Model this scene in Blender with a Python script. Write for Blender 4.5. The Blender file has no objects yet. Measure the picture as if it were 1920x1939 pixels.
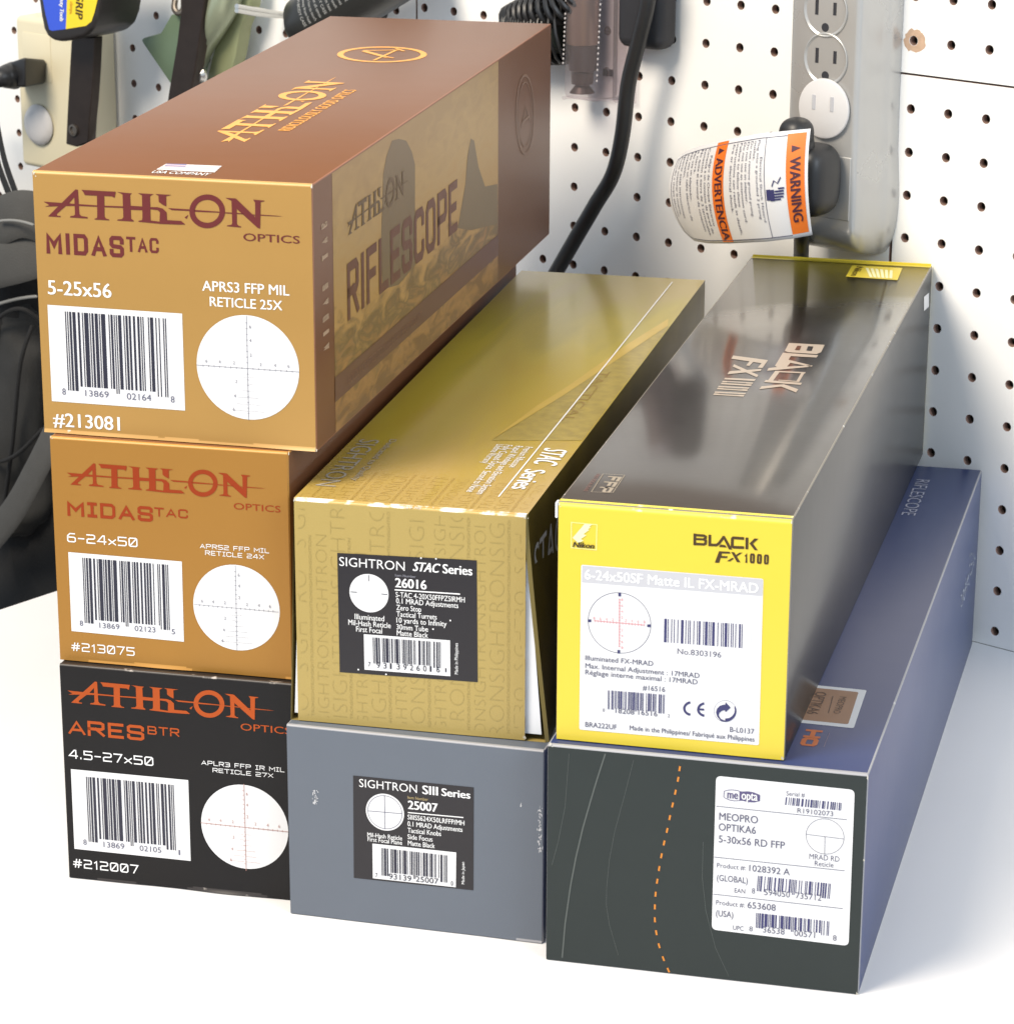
import bpy, bmesh, math, random
from mathutils import Vector, Matrix, noise
from mathutils.geometry import tessellate_polygon
from math import sin, cos, pi, radians, sqrt, atan2, exp
MM = 0.001
sc = bpy.context.scene
COL = sc.collection

# ------------------------------------------------------------------ camera
FPX, CX, CY, PITCH, ROLL, CAMH = 6036.83, 731.02, 1216.68, 0.345993, -0.009990, 654.516   # focal length and axis on the 1920 x 1939 frame
_f = Vector((0, cos(PITCH), -sin(PITCH))); _r0 = Vector((1, 0, 0)); _u0 = Vector((0, sin(PITCH), cos(PITCH)))
CAM_R = cos(ROLL)*_r0 + sin(ROLL)*_u0
CAM_U = -sin(ROLL)*_r0 + cos(ROLL)*_u0
CAM_F = _f
cd = bpy.data.cameras.new('camera')
cam = bpy.data.objects.new('camera', cd); COL.objects.link(cam)
m = Matrix((CAM_R, CAM_U, -CAM_F)).transposed().to_4x4()
m.translation = Vector((0, 0, CAMH*MM)); cam.matrix_world = m
cd.sensor_width = 36; cd.sensor_fit = 'AUTO'; cd.lens = FPX/1939*36
cd.shift_x = (960-CX)/1939; cd.shift_y = (CY-969.5)/1939
cd.clip_start = .05; cd.clip_end = 50
cd.dof.use_dof = True; cd.dof.focus_distance = 1.62; cd.dof.aperture_fstop = 40
sc.camera = cam

# ------------------------------------------------------------------ light, exposure
w = bpy.data.worlds.new('World'); sc.world = w; w.use_nodes = True
bg = w.node_tree.nodes['Background']; bg.inputs[0].default_value = (.74, .86, 1, 1); bg.inputs[1].default_value = .80
def lamp(name, loc, aim, size, power, colr):
    L = bpy.data.lights.new(name, 'AREA'); L.shape = 'DISK'; L.size = size; L.energy = power; L.color = colr
    o = bpy.data.objects.new(name, L); COL.objects.link(o)
    o.location = loc; o.rotation_euler = (Vector(aim)-Vector(loc)).to_track_quat('-Z', 'Y').to_euler()
    return o
lamp('warm_shop_lamp', (-1.15, .62, 2.05), (.1, 1.62, .15), 1.05, 80, (1, .88, .72))
lamp('window_light', (1.45, -.35, 1.35), (.2, 1.6, .1), 1.2, 24, (.82, .91, 1))
sc.view_settings.view_transform = 'Standard'; sc.view_settings.look = 'None'
sc.view_settings.exposure = .2; sc.view_settings.gamma = 1
try: sc.view_settings.use_curve_mapping = False
except Exception: pass
sc.cycles.max_bounces = 8

# ------------------------------------------------------------------ materials
def lin(c): c /= 255; return c/12.92 if c <= .04045 else ((c+.055)/1.055)**2.4
def rgb(r, g, b, k=.84): k *= .87; return (lin(r)*k, lin(g)*k, lin(b)*k, 1)
_M = {}
def pm(name, colr, rough=.5, metal=0, spec=.5, coat=0, coatr=.1, var=0, vs=40, bump=0, bs=900, trans=0, rvar=0, warp=0):
    """Principled paint with optional mottling, fine bump and roughness variation"""
    if name in _M: return _M[name]
    mt = bpy.data.materials.new(name); mt.use_nodes = True; nt = mt.node_tree; n = nt.nodes; l = nt.links
    b = n['Principled BSDF']
    b.inputs['Base Color'].default_value = colr; b.inputs['Roughness'].default_value = rough
    b.inputs['Metallic'].default_value = metal; b.inputs['Specular IOR Level'].default_value = spec
    b.inputs['Coat Weight'].default_value = coat; b.inputs['Coat Roughness'].default_value = coatr
    b.inputs['Transmission Weight'].default_value = trans
    tc = n.new('ShaderNodeTexCoord')
    if var or rvar:
        t = n.new('ShaderNodeTexNoise'); t.inputs['Scale'].default_value = vs; t.inputs['Detail'].default_value = 5
        l.new(tc.outputs['Object'], t.inputs['Vector'])
    if var:
        mx = n.new('ShaderNodeMix'); mx.data_type = 'RGBA'
        mx.inputs[6].default_value = tuple(c*(1-var) for c in colr[:3])+(1,)
        mx.inputs[7].default_value = tuple(min(1, c*(1+var)) for c in colr[:3])+(1,)
        l.new(t.outputs[0], mx.inputs[0]); l.new(mx.outputs[2], b.inputs['Base Color'])
    if rvar:
        mr = n.new('ShaderNodeMapRange'); mr.inputs[3].default_value = rough-rvar; mr.inputs[4].default_value = rough+rvar
        mr.inputs[1].default_value = .3; mr.inputs[2].default_value = .7
        l.new(t.outputs[0], mr.inputs[0]); l.new(mr.outputs[0], b.inputs['Roughness'])
    if bump:
        t2 = n.new('ShaderNodeTexNoise'); t2.inputs['Scale'].default_value = bs; t2.inputs['Detail'].default_value = 3
        bp = n.new('ShaderNodeBump'); bp.inputs['Strength'].default_value = bump; bp.inputs['Distance'].default_value = .001
        l.new(tc.outputs['Object'], t2.inputs['Vector']); l.new(t2.outputs[0], bp.inputs['Height']); l.new(bp.outputs[0], b.inputs['Normal'])
        if warp:
            t3 = n.new('ShaderNodeTexNoise'); t3.inputs['Scale'].default_value = 16; t3.inputs['Detail'].default_value = 2
            b3 = n.new('ShaderNodeBump'); b3.inputs['Strength'].default_value = warp; b3.inputs['Distance'].default_value = .004
            l.new(tc.outputs['Object'], t3.inputs['Vector']); l.new(t3.outputs[0], b3.inputs['Height']); l.new(b3.outputs[0], bp.inputs['Normal'])
    _M[name] = mt; return mt
def worn(name, colr, amount=.5, rough=.45, scale=120, white=(.8, .78, .74, 1)):
    """printed board edge with white paper showing where it is rubbed"""
    if name in _M: return _M[name]
    mt = pm(name, colr, rough); nt = mt.node_tree; n = nt.nodes; l = nt.links; b = n['Principled BSDF']
    tc = n.new('ShaderNodeTexCoord'); t = n.new('ShaderNodeTexNoise'); t.inputs['Scale'].default_value = scale; t.inputs['Detail'].default_value = 6
    r = n.new('ShaderNodeValToRGB'); r.color_ramp.elements[0].position = .62-amount*.4; r.color_ramp.elements[1].position = .72-amount*.4
    mx = n.new('ShaderNodeMix'); mx.data_type = 'RGBA'; mx.inputs[6].default_value = colr; mx.inputs[7].default_value = white
    l.new(tc.outputs['Object'], t.inputs['Vector']); l.new(t.outputs[0], r.inputs[0]); l.new(r.outputs[0], mx.inputs[0]); l.new(mx.outputs[2], b.inputs['Base Color'])
    return mt
def ramp_mat(name, axis, lo, hi, stops, rough=.4, nscale=30, namp=.15, stretch=(1, 1, 1), coat=0, coatr=.15, detail=6, dist=0, spec=.5):
    """printed picture: colour ramp along a local axis (metres lo..hi), broken up by noise"""
    mt = bpy.data.materials.new(name); mt.use_nodes = True; nt = mt.node_tree; n = nt.nodes; l = nt.links; b = n['Principled BSDF']
    b.inputs['Roughness'].default_value = rough; b.inputs['Coat Weight'].default_value = coat; b.inputs['Coat Roughness'].default_value = coatr
    b.inputs['Specular IOR Level'].default_value = spec
    tc = n.new('ShaderNodeTexCoord'); mp = n.new('ShaderNodeMapping'); mp.inputs['Scale'].default_value = stretch
    t = n.new('ShaderNodeTexNoise'); t.inputs['Scale'].default_value = nscale; t.inputs['Detail'].default_value = detail; t.inputs['Distortion'].default_value = dist
    sx = n.new('ShaderNodeSeparateXYZ'); mr = n.new('ShaderNodeMapRange'); mr.inputs[1].default_value = lo; mr.inputs[2].default_value = hi
    a = n.new('ShaderNodeMath'); a.operation = 'MULTIPLY_ADD'; a.inputs[1].default_value = namp*2
    s = n.new('ShaderNodeMath'); s.operation = 'SUBTRACT'; s.inputs[1].default_value = namp
    r = n.new('ShaderNodeValToRGB'); cr = r.color_ramp
    for i, (p, c) in enumerate(stops):
        e = cr.elements[i] if i < 2 else cr.elements.new(p)
        e.position = p; e.color = c
    l.new(tc.outputs['Object'], mp.inputs[0]); l.new(mp.outputs[0], t.inputs['Vector']); l.new(tc.outputs['Object'], sx.inputs[0])
    l.new(sx.outputs['XYZ'.index(axis)], mr.inputs[0]); l.new(t.outputs[0], a.inputs[0]); l.new(mr.outputs[0], a.inputs[2])
    l.new(a.outputs[0], s.inputs[0]); l.new(s.outputs[0], r.inputs[0]); l.new(r.outputs[0], b.inputs['Base Color'])
    return mt
WHITE = pm('white_print', (.74, .74, .74, 1), .5)
PAPER = pm('white_paper_label', (.655, .655, .665, 1), .42)
INK = pm('black_ink', (.015, .015, .03, 1), .5)
NAVY = pm('navy_ink', (.03, .03, .11, 1), .5)
GREYINK = pm('grey_ink', (.10, .10, .15, 1), .5)
THININK = pm('thin_grey_ink', (.17, .17, .21, 1), .5)
BOARD = pm('raw_white_board', (.74, .76, .80, 1), .7)

# ------------------------------------------------------------------ scene objects
def tag(o, label, cat, group=None, kind=None):
    if label: o['label'] = label
    if cat: o['category'] = cat
    if group: o['group'] = group
    if kind: o['kind'] = kind
    return o
def put(name, bm, mats, parent=None, smooth=35):
    for e in bm.edges:
        if len(e.link_faces) == 2: e.smooth = e.calc_face_angle(0) < radians(smooth)
        else: e.smooth = False
    for f in bm.faces: f.smooth = True
    me = bpy.data.meshes.new(name); bm.to_mesh(me); bm.free()
    for x in (mats if isinstance(mats, (list, tuple)) else [mats]): me.materials.append(x)
    o = bpy.data.objects.new(name, me); COL.objects.link(o)
    if parent: o.parent = parent
    return o
def empty(name, loc, rz=0):
    o = bpy.data.objects.new(name, None); COL.objects.link(o); o.empty_display_size = .02
    o.location = Vector(loc)*MM; o.rotation_euler = (0, 0, rz); return o
def mesh_bm(vs, fs):
    bm = bmesh.new(); bv = [bm.verts.new(Vector(v)*MM) for v in vs]
    for f in fs:
        try: bm.faces.new([bv[i] for i in f])
        except ValueError: pass
    bm.normal_update(); return bm
def box_bm(x0, x1, y0, y1, z0, z1, bev=0, seg=2, bm=None):
    own = bm is None
    b = bmesh.new()
    r = bmesh.ops.create_cube(b, size=1)
    for v in b.verts:
        v.co = Vector((x0+(v.co.x+.5)*(x1-x0), y0+(v.co.y+.5)*(y1-y0), z0+(v.co.z+.5)*(z1-z0)))*MM
    if bev: bmesh.ops.bevel(b, geom=list(b.edges), offset=bev*MM, segments=seg, profile=.5, affect='EDGES', clamp_overlap=True)
    b.normal_update()
    return b
def join(*bms):
    o = bms[0]
    for b in bms[1:]:
        me = bpy.data.meshes.new('tmp'); b.to_mesh(me); b.free(); o.from_mesh(me); bpy.data.meshes.remove(me)
    return o
def smooth_path(pts, k=8):
    P = [Vector(p) for p in pts]
    if len(P) < 3: return P
    out = []
    for i in range(len(P)-1):
        a, b, c, d = P[max(i-1, 0)], P[i], P[i+1], P[min(i+2, len(P)-1)]
        for j in range(k):
            t = j/k
            out.append(.5*((2*b)+(c-a)*t+(2*a-5*b+4*c-d)*t*t+(3*b-a-3*c+d)*t**3))
    return out+[P[-1]]
def tube_bm(pts, r, n=12, k=8, flat=None, caps=True, smooth=True):
    """tube along a path; r a number or a list per control point; flat=(a,b) makes an elliptic section"""
    P = smooth_path(pts, k) if smooth else [Vector(p) for p in pts]
    N = len(P); vs = []; fs = []
    up = None
    for i, p in enumerate(P):
        t = (P[min(i+1, N-1)]-P[max(i-1, 0)]).normalized()
        if up is None:
            up = Vector((0, 0, 1)) if abs(t.z) < .9 else Vector((1, 0, 0))
        up = (up-t*up.dot(t)).normalized(); sd = t.cross(up)
        if isinstance(r, (list, tuple)):
            q = i/(N-1)*(len(r)-1); a = int(min(q, len(r)-2)); rr = r[a]+(r[a+1]-r[a])*(q-a)
        else: rr = r
        for j in range(n):
            an = 2*pi*j/n; ca, sa = cos(an), sin(an)
            if flat: vs.append(p+up*ca*flat[0]+sd*sa*flat[1])
            else: vs.append(p+(up*ca+sd*sa)*rr)
    for i in range(N-1):
        for j in range(n): fs.append((i*n+j, i*n+(j+1) % n, (i+1)*n+(j+1) % n, (i+1)*n+j))
    if caps: fs += [tuple(range(n))[::-1], tuple((N-1)*n+j for j in range(n))]
    bm = mesh_bm(vs, fs); bmesh.ops.recalc_face_normals(bm, faces=bm.faces); return bm
def lathe_bm(prof, origin, axis=(0, 0, 1), n=32):
    """prof: list of (radius, height along axis)"""
    ax = Vector(axis).normalized(); u = ax.orthogonal().normalized(); v = ax.cross(u); o = Vector(origin)
    vs = []; fs = []
    for r, h in prof:
        for j in range(n):
            a = 2*pi*j/n; vs.append(o+ax*h+(u*cos(a)+v*sin(a))*max(r, 1e-3))
    for i in range(len(prof)-1):
        for j in range(n): fs.append((i*n+j, i*n+(j+1) % n, (i+1)*n+(j+1) % n, (i+1)*n+j))
    fs += [tuple(range(n))[::-1], tuple((len(prof)-1)*n+j for j in range(n))]
    bm = mesh_bm(vs, fs); bmesh.ops.recalc_face_normals(bm, faces=bm.faces); return bm
def prism_bm(poly, d0, d1, P, bev=0, seg=2):
    """closed outline of (u,z) points extruded between two depths; P maps (u,z,d) to local mm"""
    n = len(poly); vs = [P(u, z, d0) for u, z in poly]+[P(u, z, d1) for u, z in poly]
    fs = [tuple(range(n)), tuple(range(n, 2*n))[::-1]]+[(i, n+i, n+(i+1) % n, (i+1) % n) for i in range(n)]
    bm = mesh_bm(vs, fs); bmesh.ops.recalc_face_normals(bm, faces=bm.faces)
    if bev:
        bmesh.ops.bevel(bm, geom=list(bm.edges), offset=bev*MM, segments=seg, profile=.5, affect='EDGES', clamp_overlap=True)
        bm.normal_update()
    return bm
def superell_bm(c, h, e=.5, nu=40, nv=24, wr=0, seed=0, P=lambda x: x):
    """soft cushion-like body; e small = boxier; wr = wrinkle height in mm"""
    def sp(x, p): return math.copysign(abs(x)**p, x)
    vs = []; fs = []
    for i in range(nv+1):
        a = -pi/2+pi*i/nv
        for j in range(nu):
            b = 2*pi*j/nu
            d = Vector((sp(cos(a), e)*sp(cos(b), e), sp(cos(a), e)*sp(sin(b), e), sp(sin(a), e)))
            p = Vector((c[0]+h[0]*d.x, c[1]+h[1]*d.y, c[2]+h[2]*d.z))
            if wr: p += d.normalized()*wr*(noise.fractal(p*.018+Vector((seed, 0, 0)), 1, 2, 4))
            vs.append(P(p))
    for i in range(nv):
        for j in range(nu): fs.append((i*nu+j, i*nu+(j+1) % nu, (i+1)*nu+(j+1) % nu, (i+1)*nu+j))
    bm = mesh_bm(vs, fs); bmesh.ops.remove_doubles(bm, verts=bm.verts, dist=1e-6); bmesh.ops.recalc_face_normals(bm, faces=bm.faces); return bm

# ------------------------------------------------------------------ lettering
_tmp_cap = {}
def _text_mesh(s, bold=0, shear=0, space=1):
    c = bpy.data.curves.new('txt', 'FONT'); c.body = s; c.size = 1; c.fill_mode = 'FRONT'; c.resolution_u = 3
    c.offset = bold; c.shear = shear; c.space_character = space
    o = bpy.data.objects.new('txt', c); COL.objects.link(o)
    bpy.context.view_layer.update()
    me = bpy.data.meshes.new_from_object(o.evaluated_get(bpy.context.evaluated_depsgraph_get()))
    vs = [(v.co.x, v.co.y) for v in me.vertices]; fs = [tuple(p.vertices) for p in me.polygons]
    bpy.data.objects.remove(o); bpy.data.curves.remove(c); bpy.data.meshes.remove(me)
    return vs, fs
def text_layers(s, bold=0, shear=0):
    """letter outlines; bold > 0 adds shifted copies, each to sit a hair above the one before"""
    vs, fs = _text_mesh(s, min(bold, 0), shear)
    return [([(x+d, y) for x, y in vs], fs) for d in ((0,) if bold <= .006 else (-bold*.6, bold*.6) if bold < .03 else (-bold*.9, 0, bold*.9))]
def cap_h(bold):
    bold = min(bold, 0)
    if bold not in _tmp_cap:
        vs, _ = _text_mesh('H', bold); _tmp_cap[bold] = (min(v[1] for v in vs), max(v[1] for v in vs))
    return _tmp_cap[bold]
GL = {
 'M': (1.15, [[(0, 0), (0, 1), (.5, .38), (1, 1), (1, 0)]]), 'D': (1, [[(0, 0), (0, 1), (.82, 1), (1, .84), (1, .16), (.82, 0), (0, 0)]]),
 'A': (1.05, [[(0, 0), (.5, 1), (1, 0)], [(.2, .3), (.8, .3)]]), 'T': (1, [[(0, 1), (1, 1)], [(.5, .98), (.5, 0)]]),
 'S': (1, [[(1, .76), (1, .9), (.86, 1), (.14, 1), (0, .9), (0, .62), (.14, .52), (.86, .48), (1, .38), (1, .1), (.86, 0), (.14, 0), (0, .1), (0, .24)]]),
 's': (1, [[(1, 1), (.14, 1), (0, .9), (0, .62), (.14, .52), (.86, .48), (1, .38), (1, .1), (.86, 0), (0, 0)]]),
 'C': (1, [[(1, .76), (1, .88), (.84, 1), (.16, 1), (0, .86), (0, .14), (.16, 0), (.84, 0), (1, .12), (1, .24)]]),
 'c': (1, [[(1, 1), (.16, 1), (0, .86), (0, .14), (.16, 0), (1, 0)]]),
 'R': (1, [[(0, 0), (0, 1), (.84, 1), (1, .9), (1, .58), (.84, .48), (0, .48)], [(.5, .48), (1, 0)]]),
 'E': (.9, [[(1, 1), (0, 1), (0, 0), (1, 0)], [(0, .5), (.85, .5)]]), 'L': (.85, [[(0, 1), (0, 0), (1, 0)]]),
 'P': (1, [[(0, 0), (0, 1), (.84, 1), (1, .9), (1, .55), (.84, .45), (0, .45)]]), 'F': (.9, [[(0, 0), (0, 1), (1, 1)], [(0, .5), (.85, .5)]]),
 'B': (1, [[(0, 0), (0, 1), (.82, 1), (.95, .88), (.95, .62), (.82, .5), (1, .38), (1, .12), (.86, 0), (0, 0)], [(0, .5), (.82, .5)]]),
 'X': (1, [[(0, 0), (1, 1)], [(0, 1), (1, 0)]]), 'x': (.85, [[(0, 0), (1, .62)], [(0, .62), (1, 0)]]),
 'O': (1, [[(.18, 0), (0, .14), (0, .86), (.18, 1), (.82, 1), (1, .86), (1, .14), (.82, 0), (.18, 0)]]),
 'H': (1, [[(0, 0), (0, 1)], [(1, 0), (1, 1)], [(0, .5), (1, .5)]]), 'K': (1, [[(0, 0), (0, 1)], [(1, 1), (.1, .5), (1, 0)]]),
 'I': (.12, [[(.5, 0), (.5, 1)]]), 'i': (.55, [[(0, 0), (1, 0)], [(0, 1), (1, 1)], [(.5, .05), (.5, .95)]]),
 '0': (1, [[(.15, 0), (0, .12), (0, .88), (.15, 1), (.85, 1), (1, .88), (1, .12), (.85, 0), (.15, 0)], [(.12, .1), (.88, .9)]]),
 'o': (1, [[(.15, 0), (0, .12), (0, .88), (.15, 1), (.85, 1), (1, .88), (1, .12), (.85, 0), (.15, 0)]]),
 '1': (.45, [[(.1, .78), (.7, 1), (.7, 0)]]), '2': (1, [[(0, 1), (.85, 1), (1, .88), (1, .62), (.85, .52), (.15, .48), (0, .38), (0, 0), (1, 0)]]),
 '3': (1, [[(0, 1), (.85, 1), (1, .88), (1, .6), (.85, .5), (1, .4), (1, .12), (.85, 0), (0, 0)], [(.25, .5), (.85, .5)]]),
 '4': (1.05, [[(.82, 0), (.82, 1), (.62, 1), (0, .28), (1, .28)]]), '5': (1, [[(1, 1), (0, 1), (0, .56), (.85, .56), (1, .46), (1, .12), (.85, 0), (0, 0)]]),
 '6': (1, [[(.9, 1), (.3, 1), (0, .7), (0, .12), (.15, 0), (.85, 0), (1, .12), (1, .44), (.85, .56), (.05, .56)]]),
 '7': (1, [[(0, 1), (1, 1), (.4, 0)]]), '-': (.75, [[(.05, .46), (.95, .46)]]), '.': (.12, [[(.5, -.02), (.5, .1)]]),
 '#': (1.1, [[(.22, 0), (.4, 1)], [(.62, 0), (.8, 1)], [(0, .33), (.95, .33)], [(.06, .67), (1, .67)]])}
def ribbon(P, t):
    """polyline to a strip of quads of width t, mitred"""
    closed = len(P) > 2 and P[0] == P[-1]
    Q = [Vector(p) for p in P]; n = len(Q); L = []; R = []
    for i in range(n):
        if closed: a, b = Q[i-1 if i else n-2], Q[(i+1) if i < n-1 else 1]
        else: a, b = (Q[i-1] if i else None), (Q[i+1] if i < n-1 else None)
        d1 = (Q[i]-a).normalized() if a is not None else None
        d2 = (b-Q[i]).normalized() if b is not None else None
        d1 = d1 or d2; d2 = d2 or d1
        n1 = Vector((-d1.y, d1.x)); n2 = Vector((-d2.y, d2.x)); mm = n1+n2
        if mm.length < 1e-6: mm = n1
        mm.normalize(); k = min(1/max(mm.dot(n1), .3), 2.2)
        L.append(Q[i]+mm*t/2*k); R.append(Q[i]-mm*t/2*k)
    return [[R[i], R[i+1], L[i+1], L[i]] for i in range(n-1)]
def stroke_text(s, W, H, t, gap):
    """condensed or wide stencil-like capitals filling W x H, stroke t*H"""
    ch = [c for c in s]; sp = [.45 if c == ' ' else GL[c][0] for c in ch]
    tot = W/H - gap*(len(ch)-1) - t*len(ch); k = tot/sum(sp); x = 0; out = []
    for c, wv in zip(ch, sp):
        ww = wv*k+t
        if c != ' ':
            for q, pl in enumerate(GL[c][1]):
                pts = [Vector((x+t/2+px*(ww-t), t/2+py*(1-t))) for px, py in pl]
                if pl[0] != pl[-1]:
                    pts[0] = pts[0]+(pts[0]-pts[1]).normalized()*t/2; pts[-1] = pts[-1]+(pts[-1]-pts[-2]).normalized()*t/2
                for quad in ribbon(pts, t): out.append(([(v.x*H, min(max(v.y, 0), 1)*H) for v in quad], q))
        x += ww+gap
    return out
LC = '0001101 0011001 0010011 0111101 0100011 0110001 0101111 0111011 0110111 0001011'.split()
def upc_bits(d):
    """list of (start module, width, is guard) for the 95 modules of a 12-digit code"""
    b = '101'+''.join(LC[int(c)] for c in d[:6])+'01010'+''.join(''.join('10'[int(k)] for k in LC[int(c)]) for c in d[6:])+'101'
    out = []; i = 0
    while i < 95:
        if b[i] == '1':
            j = i
            while j < 95 and b[j] == '1': j += 1
            out.append((i, j-i, i < 10 or i >= 85 or 45 <= i < 50)); i = j
        else: i += 1
    return out

class Frame:
    """a stack frame: corner point and yaw on the bench (millimetres)"""
    def __init__(s, x, y, z, yaw): s.o = Vector((x, y, z)); s.c, s.s = cos(yaw), sin(yaw); s.yaw = yaw
    def local(s, v): v = v-s.o; return Vector((v.x*s.c+v.y*s.s, -v.x*s.s+v.y*s.c, v.z))
    def ldir(s, v): return Vector((v.x*s.c+v.y*s.s, -v.x*s.s+v.y*s.c, v.z))
EYE = Vector((0, 0, CAMH))
def sight(x, y): return CAM_F+CAM_R*((x-CX)/FPX)-CAM_U*((y-CY)/FPX)
class Face:
    """one printed side of a carton: origin, right and up axes in the carton's own frame; measured points become (u,v) millimetres on it"""
    def __init__(s, fr, o, ex, ey, root):
        s.fr = fr; s.o = Vector(o); s.ex = Vector(ex); s.ey = Vector(ey); s.n = s.ex.cross(s.ey); s.root = root; s.k = (0, 0, 1)
    def crop(s, x, y, k): s.k = (x, y, k); return s
    def p(s, x, y):
        d = s.fr.ldir(sight(s.k[0]+x/s.k[2], s.k[1]+y/s.k[2])); e = s.fr.local(EYE)
        q = e+d*(s.n.dot(s.o-e)/s.n.dot(d))-s.o
        return Vector((q.dot(s.ex), q.dot(s.ey)))
    def at(s, u, v, lift): return s.o+s.ex*u+s.ey*v+s.n*lift
class Print:
    """flat ink or sticker shapes on one face, collected into ONE mesh part"""
    def __init__(s, face, lift=.15): s.F = face; s.lift = lift; s.vs = []; s.fs = []
    def raw(s, pts, faces=None, dl=0):
        b = len(s.vs); s.vs += [s.F.at(p[0], p[1], s.lift+dl) for p in pts]
        s.fs += [tuple(b+i for i in f) for f in ([tuple(range(len(pts)))] if faces is None else faces)]
        return s
    def poly(s, px, dl=0, uv=False):
        q = px if uv else [s.F.p(*p) for p in px]
        t = tessellate_polygon([[Vector((a[0], a[1], 0)) for a in q]])
        return s.raw(q, [tuple(f) for f in t], dl)
    def line(s, px, w, dl=0):
        for q in ribbon([tuple(s.F.p(*p)) for p in px], w): s.raw(q, None, dl)
        return s
    def rect(s, px, dl=0, r=0):
        """four corners; r = corner radius in mm"""
        q = [s.F.p(*p) for p in px]
        if r:
            out = []
            for i in range(4):
                a, b, c = q[i-1], q[i], q[(i+1) % 4]; e1 = (a-b).normalized()*r; e2 = (c-b).normalized()*r
                for j in range(7):
                    t = j/6; out.append((b+e1)*(1-t)**2+b*2*t*(1-t)+(b+e2)*t*t)
            q = out
        return s.raw(q, None, dl)
    def ell(s, c, rx, ry, inner=0, n=56, dl=0, a0=0, a1=2*pi):
        """ellipse or ring, radii in measured px along right / up"""
        po = [s.F.p(c[0]+rx*cos(a0+(a1-a0)*i/n), c[1]-ry*sin(a0+(a1-a0)*i/n)) for i in range(n+1)]
        if not inner: return s.raw(po[:-1], None, dl)
        pi_ = [s.F.p(c[0]+rx*inner*cos(a0+(a1-a0)*i/n), c[1]-ry*inner*sin(a0+(a1-a0)*i/n)) for i in range(n+1)]
        return s.raw(po+pi_, [(i, i+1, n+2+i, n+1+i) for i in range(n)], dl)
    def circ(s, c, edge, inner=0, n=56, dl=0):
        """true circle on the face: centre and one edge point"""
        a = s.F.p(*c); r = (s.F.p(*edge)-a).length
        po = [a+Vector((cos(2*pi*i/n), sin(2*pi*i/n)))*r for i in range(n)]
        if not inner: return s.raw(po, None, dl)
        q = [a+(b-a)*inner for b in po]
        return s.raw(po+q, [(i, (i+1) % n, n+(i+1) % n, n+i) for i in range(n)], dl)
    def axes(s, p0, p1, top):
        a, b, t = s.F.p(*p0), s.F.p(*p1), s.F.p(*top)
        d = b-a
        if abs(d.x) > abs(d.y)*3: x = Vector((math.copysign(1, d.x), 0)); a = Vector((a.x, (a.y+b.y)/2)); W = abs(d.x)
        elif abs(d.y) > abs(d.x)*3: x = Vector((0, math.copysign(1, d.y))); a = Vector(((a.x+b.x)/2, a.y)); W = abs(d.y)
        else: x = d.normalized(); W = d.length
        y = Vector((-x.y, x.x)); H = abs((t-s.F.p(*p0)).dot(y))
        return a, x, y, W, H
    def text(s, body, p0, p1, top, bold=0, shear=0, dl=0):
        a, x, y, W, H = s.axes(p0, p1, top)
        if body == '1': W = min(W, .3*H)
        L = text_layers(body, bold, shear); lo, hi = cap_h(bold); x0 = min(v[0] for l in L for v in l[0]); x1 = max(v[0] for l in L for v in l[0])
        for k, (vs, fs) in enumerate(L): s.raw([a+x*((vx-x0)/(x1-x0)*W)+y*((vy-lo)/(hi-lo)*H) for vx, vy in vs], fs, dl+k*.03)
        return s
    def caps(s, body, p0, p1, top, t=.16, gap=.22, dl=0, slant=0):
        a, x, y, W, H = s.axes(p0, p1, top)
        for q, lv in stroke_text(body, W, H, t, gap): s.raw([a+x*(v[0]+slant*v[1])+y*v[1] for v in q], None, dl+lv*.02)
        return s
    def shape(s, polys, p0, p1, flip=1):
        """unit-size outlines laid between two anchor points"""
        a, b = s.F.p(*p0), s.F.p(*p1); d = b-a
        x = Vector((math.copysign(1, d.x), 0)) if abs(d.x) > abs(d.y) else Vector((0, math.copysign(1, d.y)))
        W = abs(d.dot(x)); y = Vector((-x.y, x.x))
        for i, pl in enumerate(polys):
            q = [a+x*(v[0]*W)+y*(v[1]*W) for v in pl]
            t = tessellate_polygon([[Vector((v[0], v[1], 0)) for v in q]])
            s.raw(q, [tuple(f) for f in t], (i % 5)*.015)
        return s
    def bars(s, code, tl, tr, bl, br, short=.94):
        """bar code between four corners; code = 12 digits (or a seed string for other symbologies)"""
        TL, TR, BL, BR = (s.F.p(*q) for q in (tl, tr, bl, br))
        if code.isdigit() and len(code) == 12: mods = upc_bits(code); N = 95
        else:
            R = random.Random(code); mods = []; i = 0; N = 88
            while i < N: wd = R.choice((1, 1, 1, 2, 2, 3)); wd = min(wd, N-i); mods.append((i, wd, True)); i += wd+R.choice((1, 1, 2, 3))
        for i, wd, g in mods:
            e = 1 if g else short; a, b = i/N, (i+wd)/N
            t0, t1 = TL.lerp(TR, a), TL.lerp(TR, b); b0, b1 = t0.lerp(BL.lerp(BR, a), e), t1.lerp(BL.lerp(BR, b), e)
            s.raw([b0, b1, t1, t0])
        return s
    def build(s, name, mt, parent=None, label=None):
        bm = mesh_bm(s.vs, s.fs); nn = s.F.n
        for f in bm.faces:
            if f.normal.dot(nn) < 0: f.normal_flip()
        o = put(name, bm, mt, parent or s.F.root)
        if label: o['label'] = label
        return o

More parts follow.
